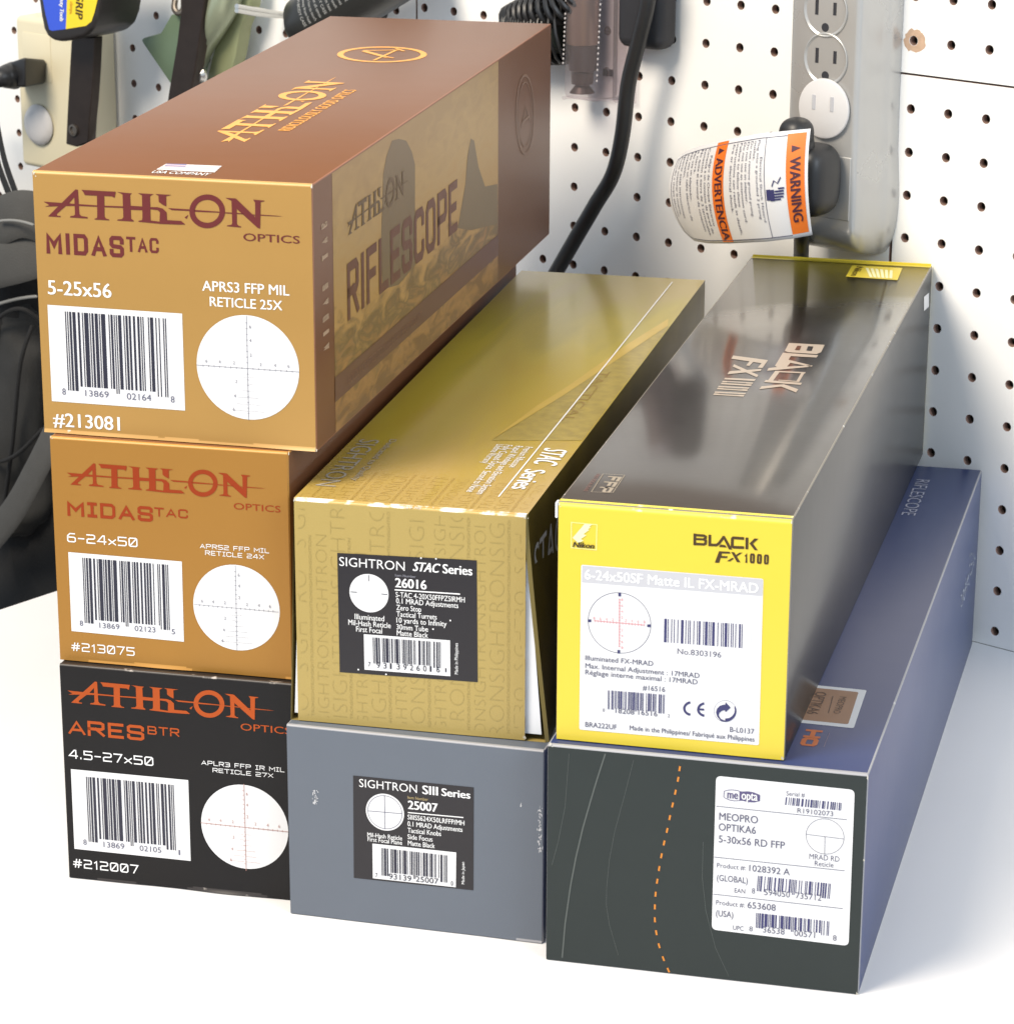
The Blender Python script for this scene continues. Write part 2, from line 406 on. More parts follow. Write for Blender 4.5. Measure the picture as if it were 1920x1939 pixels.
# ------------------------------------------------------------------ the room: bench, board wall
WYAW, WY0 = -0.7393886, 2129.6                         # the board wall: its heading and where it crosses the camera's axis
WU = Vector((cos(WYAW), sin(WYAW), 0)); WN = Vector((sin(WYAW), -cos(WYAW), 0)); WO = Vector((0, WY0, 0))
def wall_pt(x, y, d=0):
    """measured point on a plane d mm in front of the board wall: (u along the wall, z)"""
    r = sight(x, y); a = WO+WN*d; t = WN.dot(a-EYE)/WN.dot(r); X = EYE+r*t
    return ((X-WO).dot(WU), X.z)
class WThing:
    """something on the board wall; children use u, z and distance d from the wall"""
    def __init__(s, name, u, z, d, label, cat, group=None):
        s.b = (u, z, d); s.root = empty(name, WO+WU*u+WN*d+Vector((0, 0, z)), WYAW); tag(s.root, label, cat, group); s.k = (0, 0, 1)
    def P(s, u, z, d): return Vector((u-s.b[0], s.b[2]-d, z-s.b[1]))
    def crop(s, x, y, k): s.k = (x, y, k); return s
    def px(s, x, y, d): u, z = wall_pt(s.k[0]+x/s.k[2], s.k[1]+y/s.k[2], d); return s.P(u, z, d)
    def uz(s, x, y, d): return wall_pt(s.k[0]+x/s.k[2], s.k[1]+y/s.k[2], d)
    def box(s, u0, u1, d0, d1, z0, z1, bev=0, seg=2):
        a = s.P(u0, z0, d1); b = s.P(u1, z1, d0); return box_bm(a.x, b.x, a.y, b.y, a.z, b.z, bev, seg)

floor = put('floor', mesh_bm([(-4000, -2000, -760), (4000, -2000, -760), (4000, 5000, -760), (-4000, 5000, -760)], [(0, 1, 2, 3)]),
            pm('floor_paint', (.22, .21, .20, 1), .6, var=.15, vs=3)); tag(floor, None, None, kind='structure')
wr = empty('wall', WO, WYAW); 
wall = put('wall', mesh_bm([(-2200, 14, -760), (1600, 14, -760), (1600, 14, 1400), (-2200, 14, 1400)], [(0, 1, 2, 3)]),
           pm('wall_paint', (.30, .24, .20, 1), .8)); bpy.data.objects.remove(wr)
wall.location = WO*MM; wall.rotation_euler = (0, 0, WYAW); tag(wall, None, None, kind='structure')

TABLE = pm('table_laminate', (.71, .71, .72, 1), .38, var=.035, vs=5, rvar=.08)
tt = empty('workbench', WO+WU*500-Vector((0, 0, 760))+WN*450, WYAW); tag(tt, 'white laminate workbench top that every carton stack stands on', 'workbench')
put('bench_top', box_bm(-512, 800, -520, 449.95, 720, 760, .15, 1), TABLE, tt)
for x, y in ((-470, -480), (760, -480), (-470, 410), (760, 410)):
    put('leg', box_bm(x-22, x+22, y-22, y+22, 0, 719.5, 2), pm('leg_steel', (.25, .25, .26, 1), .4, .6), tt)

PEG = pm('pegboard_white', (.83, .83, .82, 1), .42, var=.02, vs=9, rvar=.08, bump=.03, bs=400)
CORE = pm('hardboard_brown', (.30, .19, .15, 1), .85, var=.3, vs=500)
def pegboard(u0, u1, z0, z1, gu, gz, label, r=2.8, pitch=25.4, t=5.0):
    vs = []; fs = []; mi = []
    N = 24
    def add(v): vs.append(v); return len(vs)-1
    def quad(f, k): fs.append(f); mi.append(k)
    i0 = math.floor((u0-gu)/pitch-.5); i1 = math.ceil((u1-gu)/pitch+.5)
    j0 = math.floor((z0-gz)/pitch-.5); j1 = math.ceil((z1-gz)/pitch+.5)
    for i in range(i0, i1+1):
        a, b = max(u0, gu+(i-.5)*pitch), min(u1, gu+(i+.5)*pitch)
        if b-a < .01: continue
        for j in range(j0, j1+1):
            c, d = max(z0, gz+(j-.5)*pitch), min(z1, gz+(j+.5)*pitch)
            if d-c < .01: continue
            x, y = gu+i*pitch, gz+j*pitch
            if a < x-r-.3 and b > x+r+.3 and c < y-r-.3 and d > y+r+.3:
                ring = []; out = []; back = []
                for q in range(N):
                    an = 2*pi*q/N; cx, cy = cos(an), sin(an); k = max(abs(cx), abs(cy)); sx, sy = cx/k, cy/k
                    ring.append(add((x+r*cx, 0, y+r*cy))); back.append(add((x+r*cx, t, y+r*cy)))
                    out.append(add((x+sx*((b-x) if sx > 0 else (x-a)), 0, y+sy*((d-y) if sy > 0 else (y-c)))))
                for q in range(N):
                    p = (q+1) % N
                    quad((ring[q], ring[p], out[p], out[q]), 0); quad((ring[q], back[q], back[p], ring[p]), 1)
            else:
                quad((add((a, 0, c)), add((b, 0, c)), add((b, 0, d)), add((a, 0, d))), 0)
    e = [add((u, v, z)) for u, z in ((u0, z0), (u1, z0), (u1, z1), (u0, z1)) for v in (0, t)]
    for q in range(4): quad((e[2*q], e[2*q+1], e[(2*q+3) % 8], e[(2*q+2) % 8]), 1)
    bm = mesh_bm([Vector(v)-Vector((u0, 0, z0)) for v in vs], fs)
    bmesh.ops.remove_doubles(bm, verts=bm.verts, dist=1e-6)
    for f in bm.faces:
        f.material_index = 1 if abs(f.normal.y) < .5 else 0
        if f.material_index == 0 and f.normal.y > 0: f.normal_flip()
    bm.normal_update()
    o = put('pegboard_panel', bm, [PEG, CORE]); o.location = (WO+WU*u0+Vector((0, 0, z0)))*MM; o.rotation_euler = (0, 0, WYAW)
    tag(o, label, 'pegboard', 'pegboard panels on the wall'); return o
pegboard(33.6, 406.4, .3, 620, 242.89, 337.63, 'widest white pegboard panel, behind the curved black cord and warning tag')
pegboard(408.4, 900, .3, 334.2, 416.97, 314.76, 'white pegboard panel below the horizontal seam, right of the yellow-ended carton')
PUR = pegboard(408.4, 900, 335.4, 620, 416.74, 354.2, 'white pegboard panel above the horizontal seam, right of the silver power strip')
pegboard(-820, 32.2, -260, 620, -239.29, 308.2, 'white pegboard panel behind the clamps and the cream wall tap')
bt = empty('joint_strip', WO+WU*33+WN*.2+Vector((0, 0, 2)), WYAW); bpy.data.objects.remove(bt)
# torn surface round two enlarged holes
for (cx, cy, rr, par, seed) in ((416.74, 354.2, 7.2, PUR, 3),):
    R = random.Random(seed); pts = [(cx+1+(rr*(.86+.3*R.random()))*cos(2*pi*k/26), cy+(rr*(.8+.3*R.random()))*sin(2*pi*k/26)) for k in range(26)]
    pts2 = [(cx+3.05*cos(2*pi*k/26), cy+2.9*sin(2*pi*k/26)) for k in range(26)]
    V = [(u-408.4, -.12, z-335.4) for u, z in pts+pts2]
    bm = mesh_bm(V, [(k, 26+k, 26+(k+1) % 26, (k+1) % 26) for k in range(26)])
    put('torn_patch', bm, pm('torn_hardboard', (.48, .33, .23, 1), .9, var=.25, vs=300), par)

# ------------------------------------------------------------------ cartons
BX = {'A': (-164.03, 1485.76, 228.84, -.280684, 137.73, 127.46, 482.8), 'B': (-160.76, 1477.64, 114.6, -.266644, 119.8, 114.2, 482.8),
      'C': (-160.63, 1471.67, .1, -.266644, 119.8, 114.4, 482.8), 'D': (-42.69, 1430.65, 99.5, -.268631, 112.23, 111.73, 477.7),
      'E': (-48.21, 1425.6, .1, -.298605, 127.58, 99.3, 477.7), 'F': (78.37, 1376.76, 109.85, -.28326, 106.71, 115.46, 506),
      'G': (74.11, 1370.53, .1, -.279897, 148.12, 109.6, 490.5)}
GROUP = 'cardboard cartons stacked on the bench'
def by_normal(bm, table):
    """table: list of (axis vector, material index); anything not facing one of them is an edge = last index"""
    last = max(k for _, k in table)+1
    for f in bm.faces:
        f.material_index = last
        for v, k in table:
            if f.normal.dot(Vector(v)) > .985: f.material_index = k
    return bm
def flap_bm(W, H, r=1.2, t=.6, bow=.8, seed=1, x0=.4):
    nx = 40; out = []
    zs = [.4, .9, 1.5, 2.2, H*.5, H-r]
    prof = [(-t, z) for z in zs]+[(-t+r*(1-cos(a)), H-r+(r+.25)*sin(a)) for a in (.3, .6, .9, 1.2, pi/2)]+[(r-t+.9, H+.25)]
    prof += [(r-t+.9, H+.03), (-.04, H-.4), (-.04, 2.2), (-.04, .41)]
    vs = []; fs = []; n = len(prof)
    for i in range(nx+1):
        x = x0+(W-2*x0)*i/nx
        for k, (y, z) in enumerate(prof):
            if z < 2 and not (y > -.1 and z > .405): y -= bow*(1-z/2)*max(0, .35+1.1*noise.noise(Vector((x*.03, seed*7.3, 0))))
            vs.append((x, y, z))
    for i in range(nx):
        for k in range(n): fs.append((i*n+k, i*n+(k+1) % n, (i+1)*n+(k+1) % n, (i+1)*n+k))
    fs += [tuple(range(n)), tuple(nx*n+k for k in range(n))[::-1]]
    bm = mesh_bm(vs, fs); bmesh.ops.recalc_face_normals(bm, faces=bm.faces); return bm
class Carton:
    def __init__(s, key, name, label, top, right, front, edge, fedge=None, roll=1.2, bow=.8, left=None, bev=.7, body=None):
        s.x, s.y, s.z, s.yaw, s.W, s.H, s.D = BX[key]
        s.fr = Frame(s.x, s.y, s.z, s.yaw); s.root = empty(name, (s.x, s.y, s.z), s.yaw); tag(s.root, label, 'carton', GROUP)
        bm = body(s) if body else box_bm(0, s.W, 0, s.D, 0, s.H, bev, 2)
        by_normal(bm, [((0, 0, 1), 0), ((1, 0, 0), 1), ((-1, 0, 0), 2), ((0, 0, -1), 2), ((0, 1, 0), 2), ((0, -1, 0), 3)])
        s.body = put('carton_body', bm, [top, right, left or right, BOARD, edge], s.root)
        fb = by_normal(flap_bm(s.W, s.H, roll, bow=bow, seed=ord(key)), [((0, -1, 0), 0)])
        s.flap = put('end_flap', fb, [front, fedge or edge], s.root)
        s.F = Face(s.fr, (0, -.6, 0), (1, 0, 0), (0, 0, 1), s.root)
        s.T = Face(s.fr, (0, 0, s.H), (1, 0, 0), (0, 1, 0), s.root)
        s.R = Face(s.fr, (s.W, 0, 0), (0, 1, 0), (0, 0, 1), s.root)

# ---- the serif wordmark used on the left stack, outlined once
GOLDA = pm('satin_gold_board', rgb(174, 134, 70, 1), .45, metal=.2, spec=.5, var=.02, vs=60, warp=.14, bump=.02)
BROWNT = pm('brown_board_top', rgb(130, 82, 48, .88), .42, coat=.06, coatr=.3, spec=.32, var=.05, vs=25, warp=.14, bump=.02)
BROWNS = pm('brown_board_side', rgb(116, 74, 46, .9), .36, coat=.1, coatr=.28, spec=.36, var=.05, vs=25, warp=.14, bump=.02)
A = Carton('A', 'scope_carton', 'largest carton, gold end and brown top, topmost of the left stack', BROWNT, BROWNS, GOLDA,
           worn('brown_board_edge', rgb(168, 112, 84), -.3), worn('gold_board_edge', rgb(214, 168, 98), -.2), roll=1.3, bow=1.6)
F1 = A.F
def l1(*p): F1.crop(70, 340, 7.358); return [F1.p(*q) for q in p]
def l2(*p): F1.crop(310, 340, 6.832); return [F1.p(*q) for q in p]
_L = [l1((545, 122), (580, 128), (533, 228), (458, 315), (285, 465), (295, 488), (340, 492), (338, 508), (165, 498)),
      l1((552, 140), (580, 128), (600, 460), (625, 492), (715, 508), (715, 527), (470, 512), (478, 492), (520, 488), (540, 470), (530, 235)),
      l1((105, 292), (180, 298), (330, 308), (600, 328), (850, 345), (850, 364), (600, 352), (400, 353), (230, 358), (120, 362), (185, 340)),
      l1((630, 128), (1105, 155), (1090, 240), (1050, 218), (945, 213), (950, 500), (975, 530), (1015, 540), (1015, 552), (810, 540), (812, 530), (845, 520), (850, 500), (845, 210), (675, 200), (660, 165)),
      l1((942, 349), (1212, 358), (1212, 379), (942, 368)),
      l1((1120, 158), (1330, 178), (1305, 200), (1320, 530), (1355, 555), (1355, 570), (1125, 555), (1130, 542), (1190, 535), (1212, 510), (1200, 195), (1165, 172)),
      l1((1312, 350), (1478, 360), (1478, 412), (1312, 405)),
      l1((1415, 175), (1632, 188), (1582, 215), (1590, 555), (1720, 572), (1740, 602), (1420, 572), (1425, 558), (1470, 550), (1478, 520), (1470, 205)),
      l1((1578, 368), (1690, 370), (1760, 390), (1812, 440), (1818, 550), (2013, 560), (2073, 610), (1996, 611), (1720, 601), (1715, 575), (1720, 440), (1690, 410), (1578, 396)),
      l1((1655, 185), (1885, 200), (1805, 215), (1808, 358), (1760, 335), (1705, 295), (1700, 210)),
      l2((60, 355), (345, 372), (345, 393), (110, 381)), l2((395, 378), (735, 402), (735, 414), (395, 401)), l2((795, 409), (885, 413), (885, 428), (795, 421)),
      l2((940, 414), (1040, 425), (1045, 436), (940, 428)), l2((1120, 433), (1185, 440), (1185, 450), (1140, 446)), l2((1243, 438), (1460, 453), (1550, 463), (1460, 461), (1243, 452)),
      l2((275, 475), (325, 440), (300, 495)),
      l2((800, 222), (935, 230), (945, 270), (950, 560), (975, 585), (1005, 592), (1000, 605), (820, 588), (825, 578), (880, 570), (890, 545), (880, 260)),
      l2((925, 232), (945, 238), (1180, 465), (1250, 600), (1250, 618), (1220, 612), (945, 362), (905, 270)),
      l2((1160, 245), (1305, 258), (1300, 268), (1255, 275), (1250, 612), (1188, 560), (1185, 285))]
F1.crop(310, 340, 6.832)
_n = 40; _po = [F1.p(567+230*cos(2*pi*i/_n), 396-218*sin(2*pi*i/_n)) for i in range(_n)]; _pi = [F1.p(567+160*cos(2*pi*i/_n), 396-148*sin(2*pi*i/_n)) for i in range(_n)]
for i in range(0, _n, 10): _L.append([_po[(i+k) % _n] for k in range(11)]+[_pi[(i+k) % _n] for k in range(10, -1, -1)])
_a = l1((165, 498))[0]; _b = l2((1240, 616))[0]; _w = _b.x-_a.x
LOGO = [[((p.x-_a.x)/_w, (p.y-_a.y)/_w) for p in pl] for pl in _L]

def reticle(face, par, c, edge, h, v, mt, wl=.22, dots=True, name='reticle'):
    o = Print(face).circ(c, edge).build(name, PAPER, par)
    q = Print(face, .32); q.line(h, wl).line(v, wl, .02)
    h0, h1, v0, v1 = face.p(*h[0]), face.p(*h[1]), face.p(*v[0]), face.p(*v[1]); cc = (h0+h1)/2; r = (h1-h0).length/2
    if dots:
        for k in range(1, 9):
            e = r*k/9.2
            for sg in (-1, 1):
                q.raw([(cc.x+sg*e-.1, cc.y-.55), (cc.x+sg*e+.1, cc.y-.55), (cc.x+sg*e+.1, cc.y+.55), (cc.x+sg*e-.1, cc.y+.55)], None, .04)
                q.raw([(cc.x-.55, cc.y+sg*e-.1), (cc.x+.55, cc.y+sg*e-.1), (cc.x+.55, cc.y+sg*e+.1), (cc.x-.55, cc.y+sg*e+.1)], None, .06)
        for k, hw in enumerate((3, 2.2, 3, 5, 5.4, 7.4)):
            y = cc.y-r*(.17+.13*k); n = max(3, int(hw*1.6))
            for g in range(-n, n+1):
                if g: x = cc.x+g*hw/n; q.raw([(x-.22, y-.09), (x+.22, y-.09), (x+.22, y+.09), (x-.22, y+.09)], None, .08)
        for k, ch in ((.26, '2'), (.54, '4'), (.8, '6')):
            for sg in (-1, 1):
                vs, fs = _text_mesh(ch)
                q.raw([(cc.x+sg*r*k-.6+x*2.3, cc.y+1.6+y*2.3) for x, y in vs], fs, .1)
            q.raw([(cc.x+1.2+x*2.3, cc.y+r*k-.8+y*2.3) for x, y in vs], fs, .1)
            q.raw([(cc.x-5.5-3*k+x*2.3, cc.y-r*k-.8+y*2.3) for x, y in vs], fs, .1)
    q.build('crosshair', mt, o); return o
def code_label(face, par, rect, code, tl, tr, bl, br, digits, short=.94, name='barcode_label', mt=None, r=0, lift=.15):
    o = Print(face, lift).rect(rect, r=r).build(name, PAPER, par) if rect else par
    Print(face, lift+.15).bars(code, tl, tr, bl, br, short).build('barcode', mt or INK, o)
    if digits:
        q = Print(face, lift+.19)
        for d in digits: q.text(*d)
        q.build('digits', mt or GREYINK, o)
    return o
MAROON = pm('maroon_ink', rgb(110, 36, 34, .8), .45)
f = A.F.crop(0, 320, 2.989)
Print(f).shape(LOGO, (275, 268), (1470, 328)).build('logo', MAROON)
f.crop(70, 340, 7.358); q = Print(f).caps('MIDAS', (142, 1032), (1222, 1084), (138, 737), .19, .17); q.caps('TAC', (1256, 1003), (1705, 1026), (1258, 795), .17, .16).build('wordmark', MAROON)
f.crop(310, 340, 6.832); Print(f).text('OPTICS', (1035, 788), (1765, 830), (1035, 692), .012).build('tagline', MAROON)
f.crop(0, 320, 2.989)
Print(f).text('5-25x56', (275, 711), (635, 726), (275, 632), .028).build('size_line', WHITE)
Print(f).text('APRS3 FFP MIL', (1147, 688), (1640, 716), (1150, 632), .024).text('RETICLE 25X', (1190, 775), (1600, 800), (1192, 722), .024).build('reticle_caption', WHITE)
Print(f).text('#213081', (305, 1455), (683, 1479), (308, 1380), .028).build('part_number', WHITE)
code_label(f, None, [(272, 768), (1033, 818), (1050, 1367), (297, 1313)], '813869021648', (370, 805), (942, 845), (390, 1252), (957, 1292),
           [('8', (357, 1276), (377, 1277), (357, 1240)), ('13869', (487, 1284), (620, 1293), (487, 1250)), ('02164', (722, 1303), (860, 1312), (722, 1267)), ('8', (970, 1320), (992, 1321), (970, 1285))])
reticle(f, None, (1404, 1124), (1695, 1145), [(1115, 1108), (1695, 1148)], [(1397, 830), (1410, 1420)], THININK)
# top
ORANGE = pm('orange_foil', rgb(252, 172, 52, 1), .38, .1)
t = A.T.crop(280, 60, 3.298)
Print(t).shape(LOGO, (605, 690), (1195, 322)).build('logo', ORANGE)
Print(t).text('RIDICULOUSLY GOOD OPTICS', (890, 622), (1305, 366), (820, 615), .03).build('slogan', ORANGE)
t.crop(600, 0, 2.733)
q = Print(t).ell((338, 283), 232, 41, .86)
t.crop(280, 60, 3.298)
q.line([(1348, 122), (1500, 163)], 3.4, .03).line([(1345, 120), (1578, 116)], 2.0, .05).line([(1552, 117), (1412, 181)], 1.8, .07).line([(1478, 157), (1536, 167)], 2.0, .09).line([(1548, 106), (1602, 124)], 1.8, .11)
q.build('round_emblem', ORANGE)
t.crop(280, 60, 3.298)
fl = Print(t).rect([(55, 862), (420, 880), (464, 840), (118, 826)]).build('flag', WHITE)
Print(t, .22).rect([(105, 846), (235, 850), (245, 830), (120, 827)]).build('flag_canton', pm('flag_blue', rgb(130, 130, 185), .5), fl)
q = Print(t, .25)
a_, b_, c_, d_ = t.p(55, 862), t.p(420, 880), t.p(464, 840), t.p(118, 826)
for k in range(1, 7, 2): q.raw([a_.lerp(d_, k/7), b_.lerp(c_, k/7), b_.lerp(c_, (k+1)/7), a_.lerp(d_, (k+1)/7)])
q.build('flag_stripes', pm('flag_red', rgb(240, 214, 214), .5), fl)
Print(t).text('USA COMPANY', (18, 884), (378, 900), (24, 868), .03).build('company_line', WHITE)
# right side: printed desert picture between two dark bands
r = A.R; H_, D_ = A.H, A.D
r.crop(560, 80, 2.416)
u0 = r.p(170, 900).x; u1 = r.p(925, 500).x
PIC = ramp_mat('desert_picture', 'Z', 0, H_*MM, [(0, rgb(122, 82, 34)), (.14, rgb(170, 122, 62)), (.27, rgb(112, 84, 38)), (.42, rgb(186, 142, 74)), (.7, rgb(188, 150, 88)), (1, rgb(170, 132, 76))],
               .36, 75, .34, (1, .5, 1.5), coat=.10, coatr=.25, dist=1.0, detail=9)
Print(r, .1).raw([(u0, .8), (u1, .8), (u1, H_-.8), (u0, H_-.8)]).build('side_picture', PIC)
ROCK = pm('rock_print', rgb(118, 94, 58), .36, coat=.10, coatr=.25, var=.05, vs=60)
Print(r, .18).poly([(398, 1130), (388, 960), (400, 600), (415, 520), (440, 450), (470, 442), (505, 450), (530, 500), (545, 560), (545, 1020), (470, 1110)]).build('rock_silhouette', ROCK)
Print(r, .18).poly([(740, 850), (775, 650), (785, 520), (800, 440), (815, 450), (835, 570), (865, 660), (922, 648), (922, 830), (800, 860)]).build('rock_silhouette', ROCK)
BAND = pm('purple_brown_ink', rgb(92, 48, 38, .9), .36, coat=.10, coatr=.25)
q = Print(r, .26); vb0, vb1 = r.p(180, 1535).y, r.p(180, 1640).y; ve0, ve1 = r.p(920, 880).y, r.p(920, 985).y
q.raw([(u0-.5, (vb1+ve1)/2), (u1+.5, (vb1+ve1)/2), (u1+.5, (vb0+ve0)/2), (u0-.5, (vb0+ve0)/2)]).build('caption_band', BAND)
Print(r, .34).text('BOLDLY CRAFTED TO MAKE EVERY SHOT COUNT', (240, 1570), (575, 1260), (240, 1530), .01).build('caption', pm('caption_ink', rgb(140, 104, 80), .5))
r.crop(590, 220, 3.577)
q = Print(r, .3).shape(LOGO, (248, 808), (618, 520)); q.build('logo', pm('side_logo_ink', rgb(104, 78, 48), .4))
Print(r, .3).caps('RIFLESCOPE', (243, 1375), (985, 782), (243, 985), .17, .13).build('title', pm('title_ink', rgb(104, 54, 36), .38))
Print(r, .2).caps('MIDAS TAC', (118, 1568), (105, 705), (78, 1568), .2, .5).build('spine_lettering', pm('spine_ink', rgb(186, 156, 128), .45))
r.crop(560, 80, 2.416)
q = Print(r, .2).ell((1048, 330), 42, 185, .93); q.ell((1048, 330), 32, 150, .96, dl=.02); q.caps('A', (1030, 400), (1072, 360), (1030, 310), .12, .2, dl=.04)
q.build('round_seal', pm('seal_varnish', rgb(128, 90, 66), .3))

# ---- second carton of the left stack
GOLDB = pm('deep_gold_board', rgb(166, 118, 48, 1), .42, metal=.25, var=.02, vs=60, warp=.14, bump=.02)
FOIL = pm('red_copper_foil', rgb(188, 74, 34, .9), .32, .55)
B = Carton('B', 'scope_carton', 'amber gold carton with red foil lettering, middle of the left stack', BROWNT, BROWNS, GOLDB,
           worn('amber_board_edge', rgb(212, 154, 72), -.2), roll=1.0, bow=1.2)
f = B.F.crop(80, 800, 3.679)
Print(f).shape(LOGO, (200, 432), (1423, 530)).build('logo', FOIL)
Print(f).caps('MiDAS', (180, 650), (775, 692), (178, 545), .2, .22).caps('TAC', (785, 650), (1018, 672), (787, 588), .17, .25).build('wordmark', FOIL)
Print(f).text('OPTICS', (1337, 606), (1662, 624), (1337, 562), 0).build('tagline', FOIL)
Print(f).caps('6-24x50', (178, 832), (668, 868), (180, 768), .13, .2).build('size_line', WHITE)
q = Print(f).caps('APRs2 FFP MiL', (1102, 874), (1583, 912), (1105, 842), .14, .22)
q.caps('RETiCLE 24X', (1138, 921), (1548, 955), (1140, 889), .14, .22).build('reticle_caption', WHITE)
Print(f).caps('#213075', (208, 1587), (648, 1629), (212, 1528), .13, .2).build('part_number', WHITE)
code_label(f, None, [(185, 902), (975, 968), (990, 1527), (208, 1452)], '813869021235', (283, 940), (880, 990), (300, 1395), (893, 1446),
           [('8', (266, 1413), (290, 1415), (266, 1378)), ('13869', (403, 1428), (543, 1441), (403, 1392)), ('02123', (648, 1448), (793, 1463), (648, 1412)), ('5', (905, 1472), (930, 1475), (905, 1437))])
reticle(f, None, (1355, 1290), (1657, 1315), [(1060, 1265), (1650, 1320)], [(1348, 995), (1360, 1588)], THININK, .18)

# ---- third carton of the left stack
BLACKC = pm('black_board', rgb(22, 19, 19), .5, spec=.3, var=.1, vs=40, warp=.14, bump=.03)
COPPER = pm('copper_foil', rgb(196, 92, 44, .95), .28, .8)
C_ = Carton('C', 'scope_carton', 'black carton with copper foil lettering, bottom of the left stack', BLACKC, BLACKC, BLACKC,
            worn('black_board_edge', rgb(52, 46, 44), .05, white=(.45, .40, .36, 1)), roll=1.0, bow=1.4)
f = C_.F.crop(80, 1240, 3.679)
Print(f).shape(LOGO, (205, 332), (1478, 445)).build('logo', COPPER)
q = Print(f).caps('A', (188, 550), (305, 560), (190, 452), .17, .2).caps('RES', (322, 566), (715, 595), (322, 462), .19, .22).caps('BTR', (738, 553), (958, 570), (738, 495), .16, .25)
q.build('wordmark', COPPER)
Print(f).text('OPTICS', (1385, 525), (1735, 552), (1385, 478), 0).build('tagline', COPPER)
Print(f).caps('4.5-27x50', (190, 722), (778, 771), (192, 660), .13, .2).build('size_line', WHITE)
q = Print(f).caps('APLR3 FFP iR MiL', (1112, 762), (1690, 820), (1115, 731), .14, .22)
q.caps('RETiCLE 27X', (1190, 815), (1612, 858), (1192, 785), .14, .22).build('reticle_caption', WHITE)
Print(f).caps('#212007', (220, 1480), (675, 1525), (224, 1419), .13, .2).build('part_number', WHITE)
code_label(f, None, [(203, 795), (1020, 872), (1037, 1435), (228, 1350)], '813869021051', (308, 847), (918, 905), (328, 1300), (935, 1361),
           [('8', (291, 1320), (315, 1322), (291, 1284)), ('13869', (432, 1338), (577, 1351), (432, 1300)), ('02105', (683, 1362), (833, 1378), (683, 1325)), ('1', (954, 1392), (970, 1394), (954, 1357))])
reticle(f, None, (1412, 1198), (1716, 1232), [(1108, 1168), (1716, 1232)], [(1408, 898), (1424, 1502)], pm('rose_ink', rgb(190, 140, 130), .5), .3)

# ---- grey carton, bottom of the middle stack
GREYB = pm('grey_board', rgb(103, 110, 121), .42, var=.03, vs=50, warp=.14, bump=.03)
E_ = Carton('E', 'scope_carton', 'plain grey carton with a small black label, under the olive gold carton', GREYB, GREYB, GREYB,
            worn('grey_board_edge', rgb(166, 166, 170), -.2), roll=1.0, bow=.5)
BLK = pm('black_sticker', rgb(36, 32, 36), .38)
f = E_.F.crop(540, 1350, 3.679)
lab = Print(f).rect([(475, 435), (1315, 518), (1312, 1235), (480, 1148)]).build('black_label', BLK)
q = Print(f, .3).text('SIGHTRON', (518, 515), (920, 553), (518, 460), -.004).text('SIII', (957, 562), (1067, 573), (957, 503), .03).text('Series', (1090, 578), (1292, 593), (1090, 526), .035)
q.text('25007', (857, 668), (1065, 687), (857, 610), .035).line([(857, 692), (1243, 727)], .5)
for s_, a, b, h in (('SIIISS624X50LRFFP/MH', (855, 742), (1250, 779), 33), ('0.1 MRAD Adjustments', (855, 789), (1237, 824), 33), ('Tactical Knobs', (855, 833), (1088, 854), 33),
                    ('Side Focus', (855, 878), (1028, 893), 33), ('Matte Black', (857, 922), (1045, 939), 33), ('Mil-Hash Reticle', (575, 862), (817, 884), 30), ('First Focal Plane', (577, 893), (817, 915), 30)):
    q.text(s_, a, b, (a[0], a[1]-h), .018)
q.text('Made in Japan', (1250, 1192), (1250, 1037), (1230, 1192), .01); q.build('lettering', WHITE, lab)
Print(f, .3).text('Item Number', (855, 597), (998, 610), (855, 577), .01).build('item_caption', pm('cream_ink', rgb(190, 170, 120), .5), lab)
rt = Print(f, .26).circ((697, 690), (830, 700)).build('reticle', PAPER, lab)
Print(f, .34).circ((697, 690), (818, 699), .97).line([(578, 680), (818, 700)], .3, .02).line([(694, 572), (698, 808)], .3, .04).build('crosshair', GREYINK, rt)
code_label(f, lab, [(610, 908), (1193, 970), (1190, 1213), (613, 1150)], '793139250070', (672, 938), (1132, 990), (675, 1130), (1132, 1180),
           [('7', (632, 1142), (646, 1143), (632, 1112)), ('93139', (725, 1155), (882, 1168), (725, 1118)), ('25007', (912, 1172), (1070, 1188), (912, 1135)), ('0', (1157, 1200), (1172, 1201), (1157, 1168))], .86, mt=INK, lift=.3)
def rubbed(pr, c, w_, h_, n, seed):
    R = random.Random(seed)
    for k in range(n):
        x, y = c[0]+R.gauss(0, w_/3), c[1]+R.uniform(-h_/2, h_/2); l = R.uniform(4, 22); t = R.uniform(1.5, 6); j = R.uniform(-3, 3)
        pr.poly([(x, y-l/2), (x+t, y-l/3+j), (x+t*.8+j, y+l/2), (x-t*.5, y+l/4)], (k % 8)*.012)
    return pr
SCF = pm('white_scuff', rgb(215, 215, 218), .8, var=.15, vs=900)
rubbed(Print(f), (206, 588), 34, 100, 34, 1).build('scuff', SCF)
rubbed(Print(f), (1772, 810), 22, 330, 60, 2).build('scuff', SCF)
rubbed(Print(f), (1640, 642), 10, 18, 6, 3).build('scuff', SCF)

